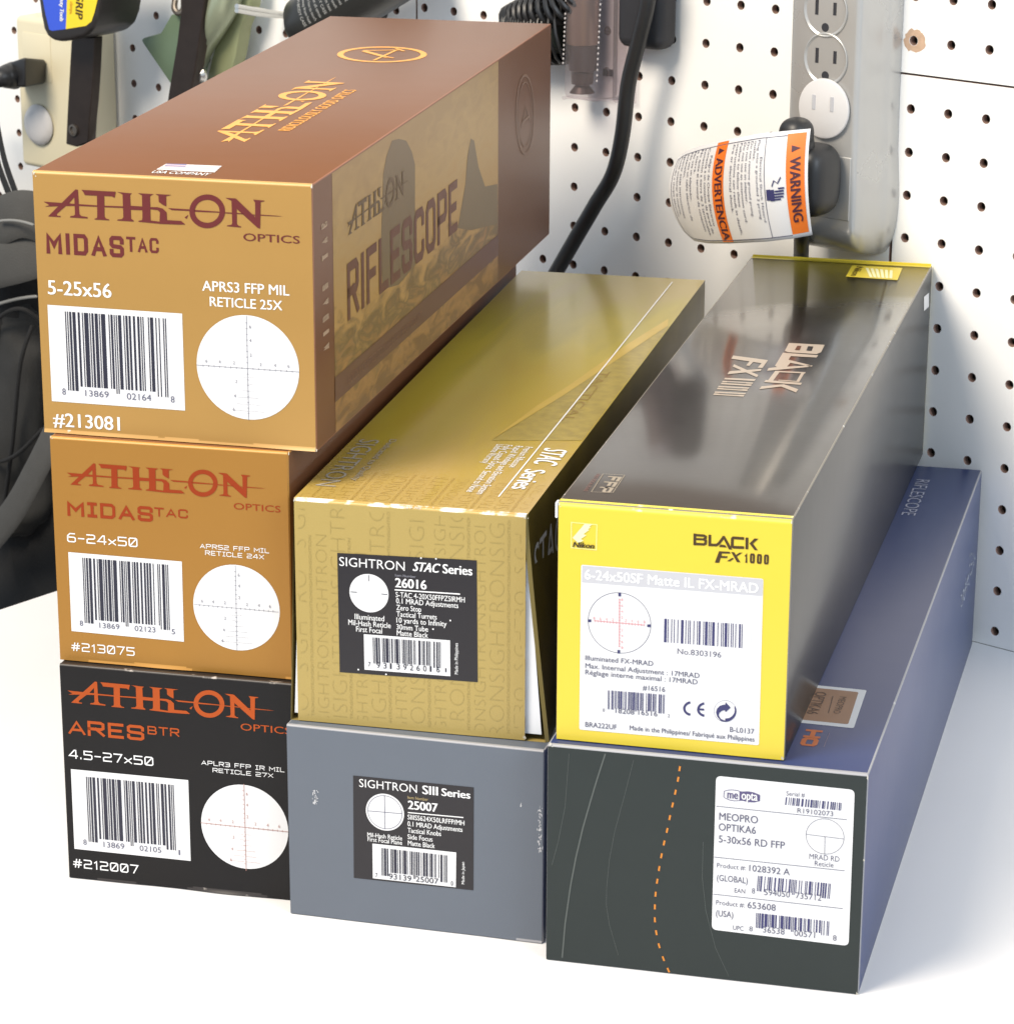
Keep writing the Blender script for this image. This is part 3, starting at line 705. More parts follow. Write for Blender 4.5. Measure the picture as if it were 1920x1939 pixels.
# ---- olive gold carton with a gaping end flap
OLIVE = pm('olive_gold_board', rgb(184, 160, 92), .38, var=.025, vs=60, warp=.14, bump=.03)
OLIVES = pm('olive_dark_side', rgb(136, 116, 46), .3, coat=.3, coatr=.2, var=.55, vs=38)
OTOP = ramp_mat('olive_picture', 'Y', 0, .478, [(0, rgb(204, 172, 92)), (.16, rgb(198, 168, 72)), (.3, rgb(204, 176, 60)), (.55, rgb(206, 184, 66)), (.8, rgb(186, 168, 70)), (1, rgb(186, 164, 92))],
                .3, 11, .40, (2.4, .6, 1), coat=.5, coatr=.14, detail=6, dist=1.4)
def splayed(s):
    W, H, D = s.W, s.H, s.D; ny, nz = 18, 10; vs = []; fs = []
    def sec(y):
        k = exp(-y/140); e = []
        for j in range(nz+1): z = H*j/nz; e.append((W+11.2*(1-z/H)**1.15*k-(1.8 if y == 0 else 0), y, z))
        for j in range(nz, -1, -1): z = H*j/nz; e.append((-3.6*(1-z/H)**1.15*k, y, z))
        return e
    ys = [0, 1.2]+[1.2+(D-1.2)*(i/ny)**1.5 for i in range(1, ny+1)]; n = 2*(nz+1)
    for y in ys: vs += sec(y)
    for i in range(len(ys)-1):
        for k in range(n): fs.append((i*n+k, i*n+(k+1) % n, (i+1)*n+(k+1) % n, (i+1)*n+k))
    b = (len(ys)-1)*n; fs.append(tuple(b+k for k in range(n)))
    bm = mesh_bm(vs, fs); bmesh.ops.recalc_face_normals(bm, faces=bm.faces)
    if sum(1 for f in bm.faces if f.normal.z > .9 and f.calc_center_median().z > H*.9*MM) == 0: bmesh.ops.reverse_faces(bm, faces=bm.faces)
    return bm
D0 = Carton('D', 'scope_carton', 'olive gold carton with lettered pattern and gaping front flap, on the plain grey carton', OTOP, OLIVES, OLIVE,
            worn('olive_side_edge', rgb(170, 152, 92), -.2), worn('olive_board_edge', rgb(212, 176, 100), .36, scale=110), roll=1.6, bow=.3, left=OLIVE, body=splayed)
for p_ in D0.body.data.polygons:                                   # the flared side keeps its print right up to the front fold
    c, n_ = p_.center, p_.normal
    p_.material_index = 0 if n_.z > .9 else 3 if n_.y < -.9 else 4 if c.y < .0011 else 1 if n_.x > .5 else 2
f = D0.F
W, H = D0.W, D0.H
dfl = put('dust_flap', box_bm(W-24, W+7.2, 1.6, 2.0, 3.2, H*.80, 0), BOARD, D0.root)
for vtx in dfl.data.vertices:
    if vtx.co.x > (W+1)*MM and vtx.co.z > .03: vtx.co.x = (W+.4)*MM
dfl = put('dust_flap', box_bm(-2.0, 18, 1.6, 2.0, 3.2, H*.5, 0), BOARD, D0.root)
for vtx in dfl.data.vertices:
    if vtx.co.x < 0 and vtx.co.z > .03: vtx.co.x = .4*MM
TONE = pm('olive_tone_ink', rgb(180, 157, 90), .36)
q = Print(f, .12)
R = random.Random(5)
def tone_rows(q, z0, z1, R):
    x = 6; c = 0
    while x < W+6:
        big = c % 3 != 1; hh = (7.8, 1.5, 6.0)[c % 3]; k = hh/.7
        body = 'SIGHTRON'*(3 if big else 10); vs, fs = _text_mesh(body, -.034 if big else -.012); off = -R.random()*60
        pts = [(x-vy*k, off+vx*k*(1.12 if big else 1.3)) for vx, vy in vs]
        q.raw(pts, [f_ for f_ in fs if all(1 < pts[i][0] < W-1 and z0 < pts[i][1] < z1 for i in f_)], .01)
        x += (2.6, 7.6, 9.0)[c % 3]; c += 1
tone_rows(q, 3, H-3, R)
q.build('tone_pattern', TONE)
q = Print(D0.T, .12)
tone_rows(q, 3, 50, R)
q.build('tone_pattern', pm('olive_tone_ink_top', rgb(200, 164, 76), .3, coat=.5, coatr=.14))
f.crop(540, 900, 3.679)
lab = Print(f, .2).rect([(365, 540), (1335, 592), (1342, 1440), (382, 1370)]).build('black_label', BLK)
q = Print(f, .36).text('SIGHTRON', (380, 629), (835, 662), (380, 568), -.004)
q.text('STAC', (890, 664), (1085, 678), (893, 602), .05, .35).text('Series', (1098, 683), (1306, 693), (1100, 620), .035)
q.text('26016', (768, 780), (988, 791), (768, 717), .035).line([(765, 796), (1220, 826)], .6)
for s_, a, b, h in (('S-TAC 4-20X50FFPZSIRMH', (772, 851), (1253, 880), 36), ('0.1 MRAD Adjustments', (775, 893), (1208, 920), 36), ('Zero Stop', (777, 938), (950, 948), 36), ('Tactical Turrets', (778, 985), (1058, 1000), 36),
                    ('10 yards to Infinity', (778, 1028), (1127, 1047), 36), ('30mm Tube', (778, 1073), (998, 1086), 36), ('Matte Black', (780, 1116), (998, 1128), 36),
                    ('Illuminated', (487, 1002), (693, 1013), 37), ('Mil-Hash Reticle', (443, 1043), (738, 1060), 37), ('First Focal', (497, 1088), (678, 1099), 37)):
    q.text(s_, a, b, (a[0], a[1]-h), .014)
q.text('Made in Philippines', (1205, 1385), (1205, 1168), (1182, 1385), .01)
for cx_, cy_ in ((1152, 1010), (1032, 1070), (512, 1352), (948, 575), (1052, 580), (705, 1385)): q.circ((cx_, cy_), (cx_+6, cy_+2), n=7)
q.build('lettering', WHITE, lab)
Print(f, .36).line([(882, 650), (1090, 664)], .5).line([(882, 632), (1092, 646)], .35, .02).build('speed_lines', BLK, lab)
Print(f, .36).text('Item Number', (768, 704), (912, 712), (768, 686), .01).build('item_caption', pm('dim_ink', rgb(150, 150, 160), .5), lab)
rt = Print(f, .32).circ((586, 820), (722, 828)).build('reticle', PAPER, lab)
Print(f, .4).line([(584, 693), (584, 736)], .35).line([(458, 810), (503, 813)], .35).line([(672, 825), (714, 829)], .35).build('crosshair', INK, rt)
code_label(f, lab, [(550, 1105), (1150, 1148), (1152, 1398), (555, 1352)], '793139260161', (612, 1127), (1085, 1160), (617, 1308), (1085, 1342),
           [('7', (581, 1328), (599, 1330), (581, 1297))]+[(ch, (640+k*46.2, 1339+k*3.3), (664+k*46.2, 1341+k*3.3), (640+k*46.2, 1300+k*3.3)) for k, ch in enumerate('9313926016')]+[('1', (1117, 1368), (1127, 1369), (1117, 1340))], .93, mt=INK, lift=.36)
tt_ = D0.T.crop(560, 780, 3.416)
SILV = pm('silver_ink', rgb(205, 196, 178), .35, .2)
q = Print(tt_, .3).text('SIGHTRON', (418, 178), (135, 478), (545, 182), -.004).build('silver_name', SILV)
q = Print(tt_, .3).text('Dedicated to Quality', (612, 180), (362, 446), (655, 182), .012)
q.build('silver_lettering', SILV)
q = Print(tt_, .3).text('STAC', (1608, 235), (1535, 345), (1745, 262), .05, .3).text('Series', (1490, 372), (1392, 500), (1610, 392), .04)
q.line([(1312, 552), (1762, -2), (2435, -838)], .7)
for a, b, s_ in (((1480, 228), (1385, 362), 'Premium Riflescope'), ((1412, 222), (1178, 535), 'Rapid Windage and Elevation System'), ((1350, 216), (1108, 520), 'Fully Coated Optics  Second to None'), ((1290, 212), (1210, 335), 'Lifetime Warranty')):
    q.text(s_, a, b, (a[0]+48, a[1]+4), .012)
q.build('white_lettering', WHITE)
Print(tt_, .14).poly([(1264, 186), (1733, -107), (2404, -554), (2414, -554), (1852, 186)]).build('dark_photo_corner', pm('olive_mottled_print', rgb(180, 158, 70), .32, coat=.5, coatr=.16, var=.42, vs=160))  # darker mottled area of the printed lid picture
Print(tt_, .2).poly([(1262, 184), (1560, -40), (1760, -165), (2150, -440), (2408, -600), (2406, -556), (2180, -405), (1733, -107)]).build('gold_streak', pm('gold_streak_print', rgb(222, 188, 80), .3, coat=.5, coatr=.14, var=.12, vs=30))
Print(tt_, .24).text('TACTICAL', (1990, -260), (1700, 60), (2050, -255), .01).build('faint_lettering', pm('faint_olive', rgb(156, 128, 60), .35))
D0.R.crop(560, 780, 3.416)
rr = Face(D0.fr, (D0.W, 0, 0), (0, 1, 0), (0, 0, 1), D0.root)
q = Print(rr, 2.0); vs, fs = _text_mesh('STAC Series')
q.raw([(6+x*26, 74+y*30) for x, y in vs], fs).build('side_lettering', WHITE)

# ---- black carton with yellow ends
YEL = pm('yellow_board', rgb(221, 197, 58, 1), .38, coat=.15, coatr=.2, var=.01, vs=40, warp=.14, bump=.015)
BLKG = pm('glossy_black_board', rgb(32, 26, 22), .34, coat=1.0, coatr=.12, var=.08, vs=20, warp=.10, bump=.035, bs=260, rvar=.04)
BLKS = pm('glossy_black_side', rgb(30, 28, 28), .4, spec=.4, coat=.35, coatr=.18, var=.08, vs=20, warp=.10, bump=.02, bs=200)
N = Carton('F', 'scope_carton', 'black carton with a bright yellow end, top of the right stack', BLKG, BLKS, YEL,
           worn('black_gloss_edge', rgb(150, 142, 130), -.05, scale=160), worn('yellow_board_edge', rgb(252, 234, 96), .05, white=(.9, .88, .6, 1)), roll=3.0, bow=.3)
put('rear_flap', box_bm(.6, N.W-.6, N.D-.4, N.D+.2, .5, N.H+1.1, .2, 1), YEL, N.root)
put('corner_tab', box_bm(-1.3, -.05, -.3, 4.2, N.H-8, N.H-.6, .3, 1), BOARD, N.root)
f = N.F.crop(1060, 960, 8.695)
lg = Print(f).line([(190, 252), (610, 290), (600, 705), (190, 668), (190, 252)], .5).build('logo', pm('pale_yellow_ink', rgb(255, 246, 150), .4))
q = Print(f, .22)
for k in range(7):
    a = k/6; q.poly([(212+10*k, 505+12*k), (225+16*k, 520+11*k), (535-24*k, 285+44*k), (410-14*k, 275+40*k)], k*.012) if k % 2 == 0 or k < 3 else None
q.build('logo_rays', pm('cream_rays', rgb(255, 252, 200), .4), lg)
Print(f, .36).text('Nikon', (212, 652), (572, 684), (212, 566), .04, .25).build('logo_word', pm('brown_black_ink', rgb(62, 44, 20), .45), lg)
DK = pm('bronze_black_ink', rgb(74, 52, 14), .42)
f.crop(1280, 980, 8.695)
q = Print(f).line([(470, 360), (330, 352), (305, 352)], 1.0, .02)
q.line([(308, 262), (305, 455)], 1.25).line([(285, 284), (455, 296), (485, 312), (482, 340), (455, 356)], 1.15, .03).line([(455, 356), (488, 380), (482, 430), (455, 440), (284, 430)], 1.15, .05)
q.line([(555, 282), (552, 448), (660, 452), (700, 430), (775, 330)], 1.25, .01).poly([(755, 300), (800, 302), (925, 525), (868, 522)], .05).poly([(735, 442), (805, 452), (835, 492), (702, 482)], .03)
q.line([(1118, 344), (940, 332), (925, 350), (922, 470), (945, 487), (1118, 494)], 1.3, .01).line([(1165, 328), (1163, 520)], 1.3, .02).poly([(1205, 425), (1290, 342), (1355, 348), (1265, 428), (1345, 537), (1290, 534)], .03)
q.poly([(706, 552), (765, 556), (708, 745), (636, 740)], .01).poly([(750, 556), (880, 562), (895, 592), (745, 590)], .03).poly([(735, 628), (850, 636), (835, 666), (725, 662)], .05)
q.poly([(905, 566), (955, 568), (1058, 736), (1000, 732)], .01).poly([(1035, 578), (1095, 574), (1000, 640), (975, 622)], .03).poly([(835, 716), (925, 660), (950, 674), (890, 720)], .03)
q.caps('1ooo', (1122, 745), (1522, 770), (1122, 583), .2, .2, .02).build('wordmark', DK)
f.crop(1030, 920, 3.578)
lab = Print(f).rect([(252, 533), (1485, 629), (1455, 1757), (239, 1650)], r=1).build('white_label', PAPER)
Print(f, .24).rect([(260, 540), (1480, 633), (1478, 745), (257, 652)]).build('grey_band', pm('grey_band_ink', rgb(206, 206, 212), .45), lab)
Print(f, .34).text('6-24x50SF Matte IL FX-MRAD', (275, 633), (1450, 722), (275, 568), .022).build('band_lettering', pm('bright_white', (.9, .9, .9, 1), .5), lab)
rt = Print(f, .24).circ((511, 928), (726, 944), .978, 72).build('reticle', THININK, lab)
RED = pm('thin_red_ink', rgb(232, 150, 156), .5)
q = Print(f, .3).line([(340, 912), (682, 942)], .32).line([(512, 762), (510, 1090)], .32, .03)
for k in range(-8, 9):
    if k: q.line([(512+k*21, 918+k*1.8), (512+k*21, 938+k*1.8)], .2, .05).line([(503, 928+k*20), (521, 929+k*20)], .2, .07)
for k, ch in enumerate('8642'): q.text(ch, (334+42*k, 902+3.5*k), (346+42*k, 903+3.5*k), (334+42*k, 884+3.5*k), 0, 0, .09).text(ch, (524, 778+40*k), (536, 779+40*k), (524, 760+40*k), 0, 0, .09).text(ch, (674-42*k, 928-3.5*k), (686-42*k, 929-3.5*k), (674-42*k, 910-3.5*k), 0, 0, .09).text(ch, (524, 1103-40*k), (536, 1104-40*k), (524, 1085-40*k), 0, 0, .09)
q.build('crosshair', RED, rt)
q = Print(f, .36)
for x, y, a, b in ((513, 735, 9, 12), (507, 1122, 9, 12), (309, 912, 12, 9), (711, 946, 12, 9)): q.rect([(x-a, y-b), (x+a, y-b), (x+a, y+b), (x-a, y+b)])
q.build('reticle_post', NAVY, rt)
Print(f, .27).rect([(755, 850), (1405, 905), (1400, 1210), (750, 1160)]).build('serial_sticker', pm('second_paper', (.64, .64, .65, 1), .4), lab)
Print(f, .34).bars('No8303196', (815, 898), (1345, 936), (812, 1058), (1342, 1098)).build('barcode', NAVY, lab)
q = Print(f, .34).text('No.8303196', (903, 1140), (1200, 1159), (903, 1103), .014)
for s_, a, b, h in (('Illuminated FX-MRAD', (280, 1181), (740, 1216), 33), ('Max. Internal Adjustment : 17MRAD', (280, 1236), (1053, 1296), 33), ('Réglage interne maximal : 17MRAD', (280, 1281), (1040, 1339), 33),
                    ('#16516', (668, 1382), (820, 1394), 34), ('BRA222UF', (280, 1631), (493, 1648), 33), ('B-L0137', (1258, 1665), (1423, 1679), 34), ('Made in the Philippines/ Fabriqué aux Philippines', (580, 1654), (1425, 1729), 31),
                    ('0', (398, 1528), (412, 1529), 22), ('18208', (484, 1538), (612, 1547), 33), ('16516', (638, 1550), (768, 1559), 33), ('2', (838, 1566), (851, 1567), 22)):
    q.text(s_, a, b, (a[0], a[1]-h), .014)
q.build('lettering', GREYINK, lab)
Print(f, .34).bars('018208165162', (433, 1383), (818, 1413), (432, 1512), (815, 1542), .93).build('barcode', NAVY, lab)
q = Print(f, .34)
for cx_, cy_, mid in ((1000, 1507, 0), (1094, 1514, 1)):
    for i in range(16):
        a0 = radians(100+160*i/16); a1 = radians(100+160*(i+1)/16)
        q.rect([(cx_+58*cos(a0), cy_-50*sin(a0)), (cx_+58*cos(a1), cy_-50*sin(a1)), (cx_+42*cos(a1), cy_-34*sin(a1)), (cx_+42*cos(a0), cy_-34*sin(a0))])
    if mid: q.rect([(1046, 1505), (1085, 1508), (1085, 1521), (1046, 1518)], .03)
q.build('conformity_mark', NAVY, lab)
f.crop(1320, 1240, 12.08)
q = Print(f, .34).ell((638, 1282), 258, 246, .975, 60)
cre = [(638+258*cos(a), 1282-246*sin(a)) for a in [radians(30-5*k) for k in range(0, 25)]]+[(640, 1500), (640, 1450), (730, 1440), (800, 1395), (850, 1320), (860, 1250), (850, 1190)]
q.poly(cre, .03)
q.poly([(650, 1075), (765, 1200), (650, 1305), (630, 1258), (560, 1275), (500, 1330), (490, 1380), (540, 1460), (640, 1500), (640, 1525), (540, 1500), (460, 1410), (430, 1310), (450, 1230), (520, 1160), (600, 1135), (640, 1135)], .05).build('recycling_mark', NAVY, lab)
# top and side of the black carton
t = N.T.crop(1320, 620, 5.682)
SIL = pm('warm_silver_ink', rgb(206, 190, 172), .32, .15)
q = Print(t)
q.poly([(985, 170), (1368, 190), (1330, 270), (1280, 290), (975, 270), (940, 255)])
q.poly([(920, 275), (1300, 302), (1280, 327), (1005, 312), (980, 350), (1240, 415), (1225, 425), (1000, 385), (965, 425), (1225, 410), (1190, 430), (750, 470), (765, 440), (855, 430), (835, 415)], .02)
q.line([(870, 570), (1080, 585), (1130, 500), (1150, 492)], 1.6, .03).line([(775, 590), (860, 478), (1160, 492)], 2.6, .04)
q.poly([(735, 570), (1125, 600), (1110, 622), (718, 592)], .06).poly([(665, 670), (690, 638), (930, 615), (1085, 670), (1060, 704), (900, 640)], .07)
q.poly([(385, 305), (760, 355), (700, 440), (648, 436), (690, 388), (600, 375), (560, 418), (525, 412), (560, 368), (365, 340)], .02)
q.poly([(395, 400), (655, 515), (640, 540), (380, 425)], .04).poly([(345, 475), (690, 450), (680, 472), (322, 508)], .06)
q.poly([(298, 545), (628, 560), (612, 580), (286, 562)], .02)
for x, y in ((250, 578), (208, 632), (170, 692)):
    q.rect([(x+22, y), (x+352, y+18), (x+342, y+32), (x+14, y+14)], .02).rect([(x+12, y+20), (x+336, y+38), (x+326, y+56), (x, y+36)], .02)
q.build('wordmark', SIL)
Print(t, .34).rect([(1075, 203), (1118, 205), (1100, 250), (1048, 247)]).rect([(1190, 208), (1246, 211), (1228, 257), (1172, 254)]).build('wordmark_counter', BLKG)
t.crop(1320, 620, 5.682)
Print(t, .34).rect([(318, 592), (522, 604), (520, 613), (314, 601)]).rect([(282, 650), (482, 662), (480, 671), (278, 659)]).rect([(236, 710), (442, 721), (440, 730), (232, 719)]).build('wordmark_counter', BLKG)
t.crop(1040, 860, 9.565)
q = Print(t).caps('FFP', (1020, 398), (905, 690), (1275, 405), .24, .2, 0)
q.line([(975, 365), (1365, 385), (1150, 705), (760, 690), (975, 365)], .35, .08).build('grade_mark', pm('grade_ink', rgb(190, 176, 156), .35, .15))
Print(t).text('FIRST FOCAL PLANE', (835, 360), (635, 675), (905, 365), .01).build('grade_caption', pm('pinkish_ink', rgb(150, 112, 104), .4))
t.crop(1040, 460, 2.174)
lb = Print(t).rect([(1245, 93), (1452, 104), (1432, 154), (1220, 139)]).build('logo_sticker', YEL)
q = Print(t, .25)
for k in range(6): q.rect([(1300+20*k, 104+2*k), (1312+20*k, 105+2*k), (1330+16*k, 143+1*k), (1318+16*k, 142+1*k)], k*.01)
q.build('logo_rays', pm('cream_rays', rgb(255, 252, 200), .4), lb)
Print(t, .28).text('Nikon', (1262, 97), (1240, 137), (1290, 100), .03, .2).build('logo_word', DK, lb)
Print(t, .1).raw([(.4, N.D-5.2), (N.W-.4, N.D-5.2), (N.W-.4, N.D-.6), (.4, N.D-.6)]).build('rear_yellow_edge', YEL)
s_ = N.R.crop(1040, 460, 2.174)
Print(s_).rect([(1540, 222), (1560, 205), (1560, 262), (1540, 280)]).build('small_sticker', PAPER)

# ---- wide dark carton under it
SLATE = pm('slate_board', rgb(47, 54, 53), .5, spec=.32, var=.05, vs=60, warp=.14, bump=.03)
BLUE = pm('blue_grey_board', rgb(34, 54, 108), .4, coat=.25, coatr=.3, var=.05, vs=14, warp=.14, bump=.02)
BLUES = pm('blue_grey_side', rgb(34, 58, 116), .42, coat=.25, coatr=.3, var=.05, vs=14, warp=.14, bump=.02)
G_ = Carton('G', 'scope_carton', 'wide dark slate carton with blue top and dashed orange curve, bottom of the right stack', BLUE, BLUES, SLATE,
            worn('slate_board_edge', rgb(172, 172, 176), -.1), roll=1.2, bow=.3, bev=.8)
f = G_.F.crop(1020, 1360, 2.989)
lab = Print(f).rect([(1003, 325), (1787, 405), (1752, 1288), (978, 1195)], r=2.6).build('white_label', PAPER)
q = Print(f, .3)
for a, b in (((1003, 496), (1743, 573)), ((992, 784), (1730, 862)), ((987, 994), (1720, 1076))): q.line([a, b], .28)
for s_, a, b, h, bd in (('Serial #', (1400, 436), (1505, 445), 24, 0), ('MEOPRO', (1020, 578), (1240, 590), 41, .02), ('OPTIKA6', (1017, 636), (1228, 651), 41, .02), ('5-30x56 RD FFP', (1017, 703), (1392, 736), 40, .02),
                        ('MRAD RD', (1530, 796), (1700, 810), 30, -.002), ('Reticle', (1560, 834), (1667, 843), 28, -.002), ('Product #:', (1008, 842), (1170, 860), 26, 0), ('1028392 A', (1190, 865), (1420, 886), 36, .012),
                        ('(GLOBAL)', (1007, 918), (1182, 934), 34, .01), ('EAN', (1107, 985), (1167, 991), 25, 0), ('8', (1205, 990), (1223, 992), 30, 0), ('Product #:', (1003, 1053), (1165, 1070), 26, 0), ('653608', (1180, 1074), (1340, 1088), 36, .012),
                        ('(USA)', (1002, 1118), (1100, 1128), 34, .01), ('UPC', (1098, 1196), (1158, 1202), 25, 0), ('8', (1190, 1203), (1210, 1205), 27, 0)):
    q.text(s_, a, b, (a[0], a[1]-h), bd)
q.build('lettering', GREYINK, lab)
q = Print(f, .34)
for s_, a, b, h in (('R19102073', (1462, 534), (1665, 553), 27), ('594050', (1275, 999), (1420, 1013), 33), ('735712', (1453, 1017), (1598, 1032), 33), ('36538', (1268, 1211), (1390, 1223), 33), ('00571', (1445, 1230), (1562, 1243), 33), ('8', (1663, 1256), (1684, 1258), 30)):
    q.text(s_, a, b, (a[0], a[1]-h), 0)
q.build('digits', GREYINK, lab)
Print(f, .3).bars('R19102073', (1398, 445), (1717, 478), (1393, 489), (1713, 522)).build('barcode', NAVY, lab)
Print(f, .3).bars('594050735712', (1240, 890), (1652, 935), (1233, 977), (1645, 1021), .88).build('barcode', NAVY, lab)
Print(f, .3).bars('836538005718', (1230, 1100), (1643, 1148), (1227, 1185), (1640, 1231), .86).build('barcode', NAVY, lab)
rt = Print(f, .3).circ((1619, 668), (1728, 681), .972, 64).line([(1510, 655), (1728, 682)], .25, .03).line([(1619, 669), (1617, 768)], .25, .05).build('reticle', THININK, lab)
f.crop(1350, 1460, 12.753)
q = Print(f, .3).poly([(635, 480), (700, 490), (850, 485), (990, 512), (1135, 575), (1130, 720), (990, 752), (850, 745), (720, 712), (635, 712)])
q.line([(640, 480), (560, 458), (440, 448), (340, 458), (268, 480), (256, 620), (300, 652), (400, 695), (530, 715), (640, 706)], .28, .03)
q.text('me', (338, 652), (600, 668), (338, 452), .03).build('logo', pm('purple_grey_ink', rgb(92, 84, 128), .45), lab)
Print(f, .42).text('opta', (682, 682), (1075, 706), (682, 470), .035).build('logo_word', PAPER, lab)
f.crop(1020, 1360, 2.989)
cs = [(801, 262), (797, 285), (788, 345), (773, 418), (757, 490), (741, 562), (726, 634), (709, 705), (694, 778), (681, 850), (670, 922), (661, 995), (657, 1067), (657, 1140), (665, 1213), (681, 1287), (705, 1360), (733, 1425), (760, 1480)]
q = Print(f)
for i in range(1, len(cs)-1):
    a, b, c = Vector(cs[i-1]), Vector(cs[i]), Vector(cs[i+1]); d = (c-a).normalized()*14; q.line([tuple(b-d), tuple(b+d)], .85)
q.build('dashed_curve', pm('orange_line_ink', rgb(226, 140, 40), .4))
Print(f).line([(377, 200), (330, 345), (290, 480), (250, 620), (210, 790), (180, 950), (150, 1160), (133, 1355)], .65).build('pale_curve', pm('pale_line_ink', rgb(92, 98, 95), .45))
for c_ in ([(537, 235), (490, 420), (430, 640), (400, 800), (385, 950), (383, 1060), (400, 1170), (450, 1340)], [(172, 200), (150, 500), (110, 700), (75, 830)], [(930, 700), (925, 900), (945, 1090), (1000, 1300), (1075, 1460)]):
    Print(f).line(c_, .17).build('thin_curve', pm('pale_line_ink', rgb(92, 98, 95), .45))
t = G_.T.crop(1480, 1260, 8.695)
lb = Print(t).rect([(-600, 215), (1395, 412), (1180, 1040), (-820, 830)], r=1.5).build('side_label', PAPER)
Print(t, .2).rect([(-560, 262), (1262, 445), (1090, 975), (-760, 790)], r=1.5).build('label_picture', pm('tan_picture', rgb(168, 128, 100), .4, var=.15, vs=30), lb)
TANI = pm('dark_tan_ink', rgb(96, 74, 62), .4)
q = Print(t, .3).text('MEOPRO', (955, 520), (835, 795), (1070, 530), 0).text('OPTIKA6', (560, 440), (405, 800), (735, 470), .01); q.line([(840, 510), (765, 790)], .4, .03).build('label_lettering', TANI, lb)
q = Print(t).caps('HO', (385, 1052), (300, 1318), (648, 1110), .3, .02, 0); q.build('grade_mark', pm('orange_print', rgb(226, 122, 62), .4))
Print(t).line([(785, 1115), (690, 1345)], .25).build('hairline', pm('pale_line_blue', rgb(150, 130, 150), .45))
t.crop(1460, 860, 3.2196)
Print(t).text('RIFLESCOPE', (893, 155), (783, 370), (975, 158), -.006).build('title', pm('pale_title_ink', rgb(176, 178, 196), .4))
s_ = G_.R.crop(1460, 860, 3.2196)
pr = Print(s_)
for k, (x, y) in enumerate(((1222, 640), (1210, 700), (1196, 760), (1182, 800), (1170, 850), (1158, 900))): rubbed(pr, (x, y), 26-k*2, 80, 14, k)
pr.build('scuff', pm('pale_scuff', rgb(150, 158, 178), .6, var=.2, vs=400))

# rubbed white corners of the cartons
WEAR = pm('rubbed_paper', rgb(235, 228, 212), .8)
for bx_, k_, pts_ in ((A, (0, 320, 2.989), ((1765, 98, 14, 22, 8), (195, 30, 10, 20, 5), (1790, 1590, 10, 18, 6))), (B, (80, 800, 3.679), ((1718, 216, 12, 16, 6), (62, 104, 10, 14, 4))),
                      (D0, (540, 900, 3.679), ((66, 168, 16, 22, 9), (1672, 286, 22, 26, 14), (1668, 1826, 18, 22, 8), (900, 224, 160, 10, 26))), (N, (1030, 920, 3.578), ((1676, 244, 16, 22, 9), (102, 128, 10, 24, 6), (1614, 1846, 14, 20, 7))),
                      (G_, (1020, 1360, 2.989), ((1858, 336, 10, 20, 7), (66, 150, 12, 18, 6), (1800, 1562, 8, 18, 5), (1838, 800, 5, 12, 3)))):
    bx_.F.crop(*k_)
    for i_, (x, y, w_, h_, n_) in enumerate(pts_): rubbed(Print(bx_.F, .12), (x, y), w_, h_, n_, i_+7).build('corner_wear', WEAR)

# ------------------------------------------------------------------ things on the board wall
RUBBER = pm('black_rubber', (.014, .014, .015, 1), .42, var=.2, vs=60, bump=.03)
STEEL = pm('bright_steel', (.55, .55, .53, 1), .25, .9)
DARK = pm('slot_dark', (.02, .02, .025, 1), .8)
# power strip
SILVER = pm('silver_paint', rgb(206, 204, 200), .30, .45, rvar=.06, vs=30, bump=.01)
ps = WThing('power_strip', 382, 235, 0, 'silver power strip mounted upright on the pegboard, with round sockets', 'power strip')
def strip_body():
    vs = []; fs = []; Z = [560, 480, 400, 320, 290, 272, 262]+[248+14*(1-k/5) for k in range(1, 6)]+[248-21*sin(pi/2*k/8) for k in range(1, 9)]
    for z in Z:
        t = max(0, (248-z)/21); dk = max(sqrt(max(0, 1-t*t)), .02); bulge = 2.6*exp(-((z-262)/22)**2); nar = 9*(1-sqrt(max(0, 1-t*t)))
        prof = [(-24.5, .3), (-24.8, 20), (-24.4, 36), (-23.6, 38.8), (-21.6, 40), (-10, 40.2), (8, 40.2), (20.5, 40), (22.8, 39), (23.9, 36.6), (24.5, 30), (24.9, 20), (25.6, 13), (26.3, 12), (26.6, 6), (26.6, .3)]
        for u, d in prof:
            u2 = u+(bulge*(1-d/48) if u > 0 else -bulge*(1-d/48)*.4); u2 -= math.copysign(min(nar, abs(u2)*.6), u2)
            vs.append(ps.P(382.5+u2, z, max(.3, d*dk)))
    n = len(prof)
    for i in range(len(Z)-1):
        for k in range(n): fs.append((i*n+k, i*n+(k+1) % n, (i+1)*n+(k+1) % n, (i+1)*n+k))
    fs += [tuple(range(n)), tuple((len(Z)-1)*n+k for k in range(n))[::-1]]
    bm = mesh_bm(vs, fs); bmesh.ops.recalc_face_normals(bm, faces=bm.faces); return bm
put('body', strip_body(), SILVER, ps.root, 50)
sk = [ps.crop(1460, 0, 3.717).uz(385, 75, 40), ps.uz(385, 415, 40), ps.uz(385, 760, 40), ps.uz(400, 1270, 40)]
for i, (u, z) in enumerate([(sk[0][0], sk[0][1]+30), sk[0], sk[1], sk[2]]):
    o = put('socket', lathe_bm([(14.4, 0), (15.2, .8), (14.6, 1.1), (13.6, .5), (13.3, .25), (0, .25)], ps.P(u, z, 39.9), (0, -1, 0), 40), SILVER, ps.root)
    if i < 3:
        for du, hh in ((-6.2, 4.3), (6.2, 3.6)): put('slot', ps.box(u+du-1.1, u+du+1.1, 40.1, 40.35, z+1.5-hh, z+1.5+hh), DARK, o)
        put('ground_hole', lathe_bm([(2.5, 0), (2.5, .25), (0, .25)], ps.P(u, z-9.5, 40.12), (0, -1, 0), 16), DARK, o)
